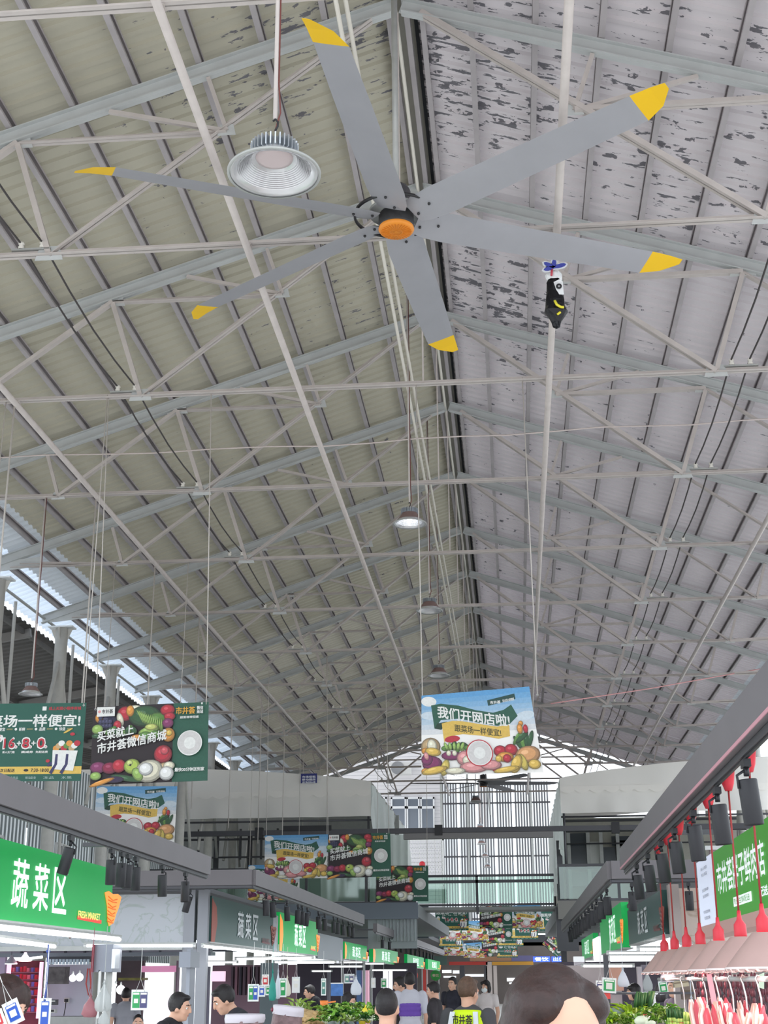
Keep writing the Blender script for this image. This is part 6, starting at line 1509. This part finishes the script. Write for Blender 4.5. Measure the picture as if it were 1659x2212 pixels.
def hbag(px, pyt, pyb, wpx, y, label, m_, name='plastic_bag', seed=0, handles=True, cat='bag', top=None):
    a, b = onY(px, pyt, y), onY(px, pyb, y); h = a.z-b.z; w = wpx/3165*y/2*1.02; rn_ = random.Random(seed); tb = [[rn_.uniform(.86, 1.1) for _ in range(16)] for _ in range(9)]
    r = root(name, b, label, cat, None)
    mb = MB().lathe([(0, 0), (w*.75, h*.02), (w, h*.15), (w*1.0, h*.35), (w*.8, h*.55), (w*.45, h*.72), (w*.22, h*.85), (w*.12, h*.95), (.004, h)], n=16, wob=lambda k, j: tb[j][k])
    for v in mb.v: v.y *= .7
    part('bag', mb, m_, r, True)
    if handles: part('handle', MB().tube([(-w*.15, 0, h*.93), (0, 0, h*1.12), (w*.15, 0, h*.93)], .006, 6).tube([(0, 0, h*1.1), (0, 0, (top or 2.03)-b.z)], .003, 5), m_, r, True)
    return r
whitebag = sheer('white_plastic_bag', (228, 232, 238), .4, .35); clearbag = sheer('clear_plastic_bag', (196, 200, 200), .4, .25, .35); redbag = sheer('reddish_bag', (170, 112, 120), .3, .4); tealbag = mat('teal_bag', (44, 150, 136), .5, noise=.2, nscale=6)
hbag(193, 2150, 2198, 34, 10.5, 'reddish see-through bag hanging at the left pillar', redbag, seed=1); hbag(222, 2122, 2186, 36, 10.2, 'clear bag of greens hanging in front of the left pillar', clearbag, seed=2); hbag(224, 2180, 2216, 24, 10, 'crumpled pale bag below the hanging bags at the left pillar', clearbag, seed=3, top=1.6)
hbag(588, 2098, 2162, 16, 15.6, 'long teal bag hanging beside the payment cards', tealbag, seed=4); hbag(600, 2096, 2158, 12, 15.8, 'thin white bag hanging just behind the teal bag', whitebag, seed=5); hbag(620, 2110, 2152, 16, 17, 'off-white bag hanging right of the white payment card', mat('offwhite_bag', (206, 202, 186), .6), seed=6)
hbag(769, 2110, 2150, 24, 19, 'white bag with pinkish print hanging over the greens', whitebag, seed=7); hbag(1347, 2092, 2132, 24, 13.5, 'bluish white bag with a blue print hanging on the right', whitebag, seed=8); hbag(1400, 2098, 2142, 20, 15, 'grey translucent bag under the first meat lamp', clearbag, seed=9); hbag(1443, 2090, 2122, 32, 12.8, 'bulging white bag tucked under the first meat lamp', whitebag, seed=10); hbag(1496, 2154, 2192, 16, 10.5, 'pale blue-grey bag beside the first meat cut', mat('pale_blue_bag', (196, 206, 216), .4), seed=11, top=1.64)
p = onY(728, 2138, 19); bx_ = root('blue_carton', p, 'blue printed carton hanging above the aubergines', 'box'); part('carton', MB().box((0, 0, 0), (.155, .05, .15)), mat('carton_blue', (74, 120, 186), .5, noise=.3, nscale=20), bx_, True); part('lid', MB().box((0, 0, .08), (.16, .055, .014)), white_m, bx_, True); part('string', MB().tube([(.06, 0, .08), (.05, 0, 2.03-p.z)], .004, 5), white_m, bx_, True)
for k, (x0, y0, x1, y1, y, col) in enumerate(((1456, 2114, 1486, 2132, 15, (176, 164, 140)), (1473, 2124, 1496, 2159, 15.3, (146, 130, 120)))):
    a, b = onY(x0, y1, y), onY(x1, y0, y); r = root('cardboard_box', ((a.x+b.x)/2, y, a.z), 'cardboard box %s behind the meat counter' % ('with strapping, the tilted upper one' if k == 0 else 'standing lower, the darker one'), 'box', 'cardboard boxes'); r.rotation_euler = (0, -.12 if k == 0 else 0, 0)
    w, h = b.x-a.x, b.z-a.z; part('carton', MB().box((0, 0, h/2), (w, .15, h)), mat('cardboard_%d' % k, col, .7, noise=.1), r, True); part('flap_tape', MB().box((0, -.077, h*.55), (w, .003, .012)), mat('tape_tan', (120, 104, 84), .4), r, True)
a, b = onY(1300, 2158, 13), onY(1318, 2140, 13); rb_ = root('red_box', ((a.x+b.x)/2, 13, a.z), 'small red box below the green payment card on the right', 'box'); part('carton', MB().bb((a.x, 13, a.z), (b.x, 13.08, b.z)), mat('red_carton', (196, 70, 66), .5), rb_); part('lid', MB().bb((a.x-.004, 12.99, b.z-.02), (b.x+.004, 13.09, b.z)), mat('red_lid', (170, 56, 56), .5), rb_)
rack = root('display_rack', (1.2, 16.2, 0), 'dark display rack with shelves behind the right stand', 'rack')
part('upright', MB().bb((.95, 16.2, 0), (1.0, 16.3, 1.9)), gloss_dark_m, rack); part('upright', MB().bb((2.2, 16.2, 0), (2.25, 16.3, 1.9)), gloss_dark_m, rack); part('shelf', MB().bb((.95, 16.1, 1.18), (2.25, 16.5, 1.22)), gloss_dark_m, rack); part('shelf', MB().bb((.95, 15.0, 1.50), (2.25, 15.5, 1.52)), gloss_dark_m, rack)

# ================================================================ SHOPS BEHIND THE STALLS
YW = 24.0
sw = struct_root('wall_shops_left')
mauve = mat('shop_fascia_mauve', (150, 148, 162), .6); dk = mat('shop_dark_grey', (88, 90, 98), .6)
bx(-90, 2037, 455, 2062, YW+2.2, .2, mauve, 'fascia', sw)
for px in (45, 95, 140, 182, 280, 345, 420): bx(px-2, 2040, px+3, 2060, YW+2.15, .05, dk, 'fascia_joint', sw)
bx(-90, 2056, 455, 2068, YW+.1, .4, mat('gutter_grey', (126, 132, 142), .5, .2), 'gutter', sw)
bx(100, 2064, 195, 2078, YW+.2, .3, dk, 'blind_box', sw)
for k in range(12): bx(104+7.5*k, 2072, 110+7.5*k, 2083, YW-.1, .03, mat('awning_pale_blue', (190, 206, 220), .6), 'awning_flap', sw)
bx(96, 2083, 200, 2215, YW+2.0, .1, mat('shop_white_wall', (206, 208, 222), .5), 'white_wall', sw)
bx(102, 2088, 140, 2126, YW+1.2, .3, mat('shelf_goods_grey', (120, 114, 116), .6, noise=.5, nscale=9), 'shelf_goods', sw)
bx(-60, 2068, 12, 2215, YW+1, .1, mat('shop_lilac_wall', (196, 176, 206), .6), 'side_wall', sw)
bx(10, 2075, 92, 2215, YW+2.4, .1, mat('shop_red_back', (150, 66, 84), .6, noise=.3, nscale=4), 'back_wall', sw)
bx(200, 2040, 245, 2100, 17.5, .4, mat('duct_steel', (138, 142, 152), .35, .5), 'column_casing', sw)
bx(206, 2096, 216, 2215, 17.5, .2, steel_m, 'column_tube', sw); bx(222, 2096, 234, 2215, 17.6, .2, steel_m, 'column_tube', sw)
bx(212, 2098, 214, 2200, 17.2, .03, white_m, 'pipe', sw); bx(240, 2050, 250, 2092, 17.3, .2, mat('bright_steel', (206, 208, 214), .25, .7), 'meter_box', sw)
bx(196, 2040, 200, 2100, 17.4, .1, mat('red_pipe', (176, 70, 84), .5), 'red_pipe', sw)
bx(245, 2066, 312, 2075, YW+.5, .3, dk, 'beam', sw); bx(246, 2075, 312, 2215, YW+3, .1, mat('shop_dim_brown', (104, 92, 96), .6, noise=.3, nscale=2), 'back_wall', sw)
bx(255, 2112, 308, 2118, YW+2, .4, mat('shelf_olive', (134, 130, 70), .6, noise=.3, nscale=9), 'shelf', sw)
bx(305, 2086, 380, 2100, YW+2.6, .2, mat('pink_header', (226, 150, 190), .5, emit=.5), 'pink_header', sw)
bx(316, 2098, 374, 2215, YW+3, .1, mat('bright_shop_light', (255, 236, 250), .5, emit=1.3), 'lit_doorway', sw)
bx(376, 2075, 384, 2215, YW+2.4, .2, mat('mauve_post', (120, 88, 110), .5), 'post', sw)
bx(386, 2056, 412, 2090, 17, .5, mat('duct_steel', (138, 142, 152), .35, .5), 'column_casing', sw); bx(398, 2050, 412, 2215, 17.2, .3, mat('post_grey2', (150, 154, 164), .4, .4), 'column_tube', sw)
bx(420, 2088, 450, 2215, YW+1, .2, mat('dark_purple_panel', (66, 60, 82), .6), 'dark_panel', sw); bx(455, 2084, 640, 2215, 34, .2, mat('shop_rose_grey', (150, 120, 134), .6, noise=.3, nscale=.8), 'back_wall', sw)
bx(455, 2098, 484, 2120, 33.5, .2, mat('white_pink_glow', (255, 220, 240), .5, emit=1.0), 'lit_shelf', sw)
for k in range(9): bx(498+9*k, 2088, 504+9*k, 2150, 33, .2, mat('garment_%d' % (k % 3), ((96, 80, 92), (150, 110, 124), (70, 66, 78))[k % 3], .7), 'hanging_garment', sw)
bx(560, 2080, 590, 2215, 17, .4, mat('column_dark_green', (72, 82, 86), .6), 'column_casing', sw)
bx(640, 2080, 900, 2215, 50, .2, mat('shop_dark_mauve', (88, 78, 92), .6, noise=.2, nscale=.5), 'back_wall', sw)
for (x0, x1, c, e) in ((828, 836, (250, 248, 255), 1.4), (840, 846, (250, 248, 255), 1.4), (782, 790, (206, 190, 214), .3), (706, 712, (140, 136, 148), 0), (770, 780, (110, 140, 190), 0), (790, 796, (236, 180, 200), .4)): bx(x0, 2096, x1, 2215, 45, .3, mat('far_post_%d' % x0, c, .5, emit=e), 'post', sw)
bx(-100, 2050, 640, 2060, 36, .2, dk, 'beam', sw)
# snack shop goods
ctr = root('snack_shelf', (onY(52, 2200, YW+1.8).x, YW+1.8, 0), 'pink lit snack shelf of packets in the left shop', 'shelf')
for py in (2100, 2116, 2132, 2150, 2168, 2186): bx(14, py, 82, py+1.5, YW+1.7, .4, mat('shelf_rose', (206, 140, 160), .5), 'shelf_board', ctr)
bx(82, 2078, 86, 2200, YW+1.4, .1, mat('pink_tube', (255, 190, 226), .4, emit=1.6), 'lit_edge', ctr); bx(12, 2082, 15, 2200, YW+1.4, .1, mat('pink_tube', (255, 190, 226), .4, emit=1.6), 'lit_edge', ctr)
pk = [(220, 60, 80), (240, 120, 140), (250, 226, 236), (230, 90, 60), (120, 110, 190), (210, 40, 60), (240, 180, 120), (150, 60, 80)]
k = 0
for ri, py in enumerate((2099, 2115, 2131, 2149, 2167, 2185)):
    for c in range(8):
        px = 18+c*8+rn.uniform(-1, 1); a, b = onY(px, py, YW+1.75), onY(px+rn.uniform(5, 7.4), py-rn.uniform(8, 12), YW+1.75)
        mb = MB(); cx, hh, ww = (a.x+b.x)/2, b.z-a.z, b.x-a.x
        mb.slab([(a.x, a.y, a.z), (b.x, a.y, a.z), (b.x-.004, a.y, a.z+hh*.5), (b.x, a.y, b.z), (a.x, a.y, b.z), (a.x+.004, a.y, a.z+hh*.5)], (0, .08, 0))
        one('snack_packet', mb, mat('packet_%d' % (k % 8), pk[(k*3+ri) % 8 if False else k % 8], .35, emit=.12), 'small shiny snack packet on the pink lit shelf, row %s from the top' % ordinal(ri), 'packet', 'snack packets on the %s row of the pink shelf' % ordinal(ri)); k += 3 if c % 2 else 1
# cone lamps of the snack shop, round bulbs
for k, (px, py, on) in enumerate(((24, 2080, 0), (54, 2074, 1))):
    p = onY(px, py, YW-.5); l = root('cone_lamp', p, 'cone lamp over the snack shelf, %s' % ('grey one at the left' if k == 0 else 'glowing one beside the grey'), 'lamp', 'cone lamps')
    part('shade', MB().lathe([(.02, .12), (.03, .09), (.10, .0), (.105, -.012)], n=20), mat('cone_grey', (170, 164, 176), .5) if not on else mat('cone_glow', (255, 240, 255), .5, emit=2), l, True)
    part('bulb', MB().lathe([(0, -.006), (.095, -.01), (.10, -.02), (0, -.024)], n=20), glow_m if on else mat('cone_bulb', (255, 255, 255), .4, emit=4), l, True); part('cord', MB().tube([(0, 0, .12), (-.02, 0, .45)], .005, 5), dark_m, l, True)
p = onY(76, 2069, YW-.3); one('strip_light', MB().box(p, (.24, .06, .035), Matrix.Rotation(-.1, 3, 'Y')), tube_on, 'short white strip light above the snack shelf', 'light')
for k, (px, py, rr) in enumerate(((157, 2113, .055), (172, 2111, .06), (240, 2140, .045), (261, 2138, .07), (250, 2128, .02))):
    p = onY(px, py, YW-1); l = root('globe_bulb', p, 'glowing round bulb in the left shops, %s from the left' % ordinal(k if k < 2 else (2, 4, 3)[k-2]), 'lamp', 'globe bulbs')
    part('globe', MB().ball((0, 0, 0), rr, 16), tube_on, l, True); part('fitting', MB().lathe([(.015, rr*.9), (.018, rr+.02), (.01, rr+.05)], n=10), white_m, l, True)
p = onY(116, 2165, YW+1); pr_ = root('printer', p, 'small dark receipt printer on the white wall counter', 'printer'); part('case', MB().box((0, 0, 0), (.13, .12, .09)), gloss_dark_m, pr_, True); part('paper_slot', MB().box((0, -.062, .02), (.09, .004, .02)), white_m, pr_, True)
p = onY(114, 2184, YW+1); pr_ = root('scale', p, 'white tabletop scale under the receipt printer', 'scale'); part('case', MB().box((0, 0, 0), (.12, .12, .06)), white_m, pr_, True); part('display', MB().box((0, -.062, .005), (.08, .004, .035)), dark_m, pr_, True)
p = onY(143, 2161, YW+1.9); ou = root('power_outlet', p, 'black plug and outlet on the white shop wall', 'outlet'); part('plate', MB().box((0, .03, 0), (.10, .02, .09)), white_m, ou, True); part('plug', MB().box((0, 0, 0), (.055, .05, .05)), dark_m, ou, True); part('cable', MB().tube([(0, -.01, -.02), (.0, -.02, -.12), (-.02, -.02, -.26)], .008, 6), dark_m, ou, True)
bx(100, 2196, 200, 2215, YW+.6, .6, steel_m, 'counter', sw)
one('blue_string', MB().tube([onY(105, 2040, 8.3), onY(104, 2080, 8.3), onY(101, 2120, 8.3), onY(97, 2162, 8.2)], .006, 6).ball(onY(104, 2055, 8.3), (.014, .014, .01), 8), mat('blue_cord', (60, 80, 150), .6), 'twisted blue cord holding the tall blue payment card', 'string')
one('red_rope', MB().tube([onY(190, 2092, 16), onY(186, 2125, 16), onY(191, 2150, 16), onY(196, 2130, 16), onY(194, 2092, 16)], .008, 6), cord_m, 'red cord loop hanging by the left column casing', 'string')
# right side backdrop
sr_ = struct_root('wall_shops_right')
bx(1180, 2076, 1500, 2215, 30, .2, mat('shop_mauve_dark', (92, 82, 96), .6, noise=.2, nscale=.8), 'back_wall', sr_)
bx(1200, 2085, 1340, 2170, 27, .2, mat('shop_haze', (196, 180, 182), .6, noise=.25, nscale=1.5), 'haze_panel', sr_)
bx(1318, 2090, 1345, 2140, 26, .2, mat('salmon_poster', (226, 170, 150), .5), 'salmon_panel', sr_); bx(1380, 2088, 1386, 2150, 24, .2, mat('pale_pole', (200, 190, 196), .4), 'pole', sr_); bx(1390, 2084, 1400, 2150, 24.2, .2, mat('pole_grey', (140, 134, 146), .4), 'pole', sr_)
bx(1240, 2066, 1262, 2090, 30, .2, mat('white_lit_panel2', (240, 240, 246), .5, emit=.6), 'lit_panel', sr_)
bx(1500, 2098, 1690, 2215, 16, .2, mat('shop_brown_dark', (84, 66, 72), .6, noise=.3, nscale=2), 'back_wall', sr_)
part('upper_panel', MB().bb((2.0, 15.2, 1.66), (5, 15.3, 2.2)), marble, sr_)
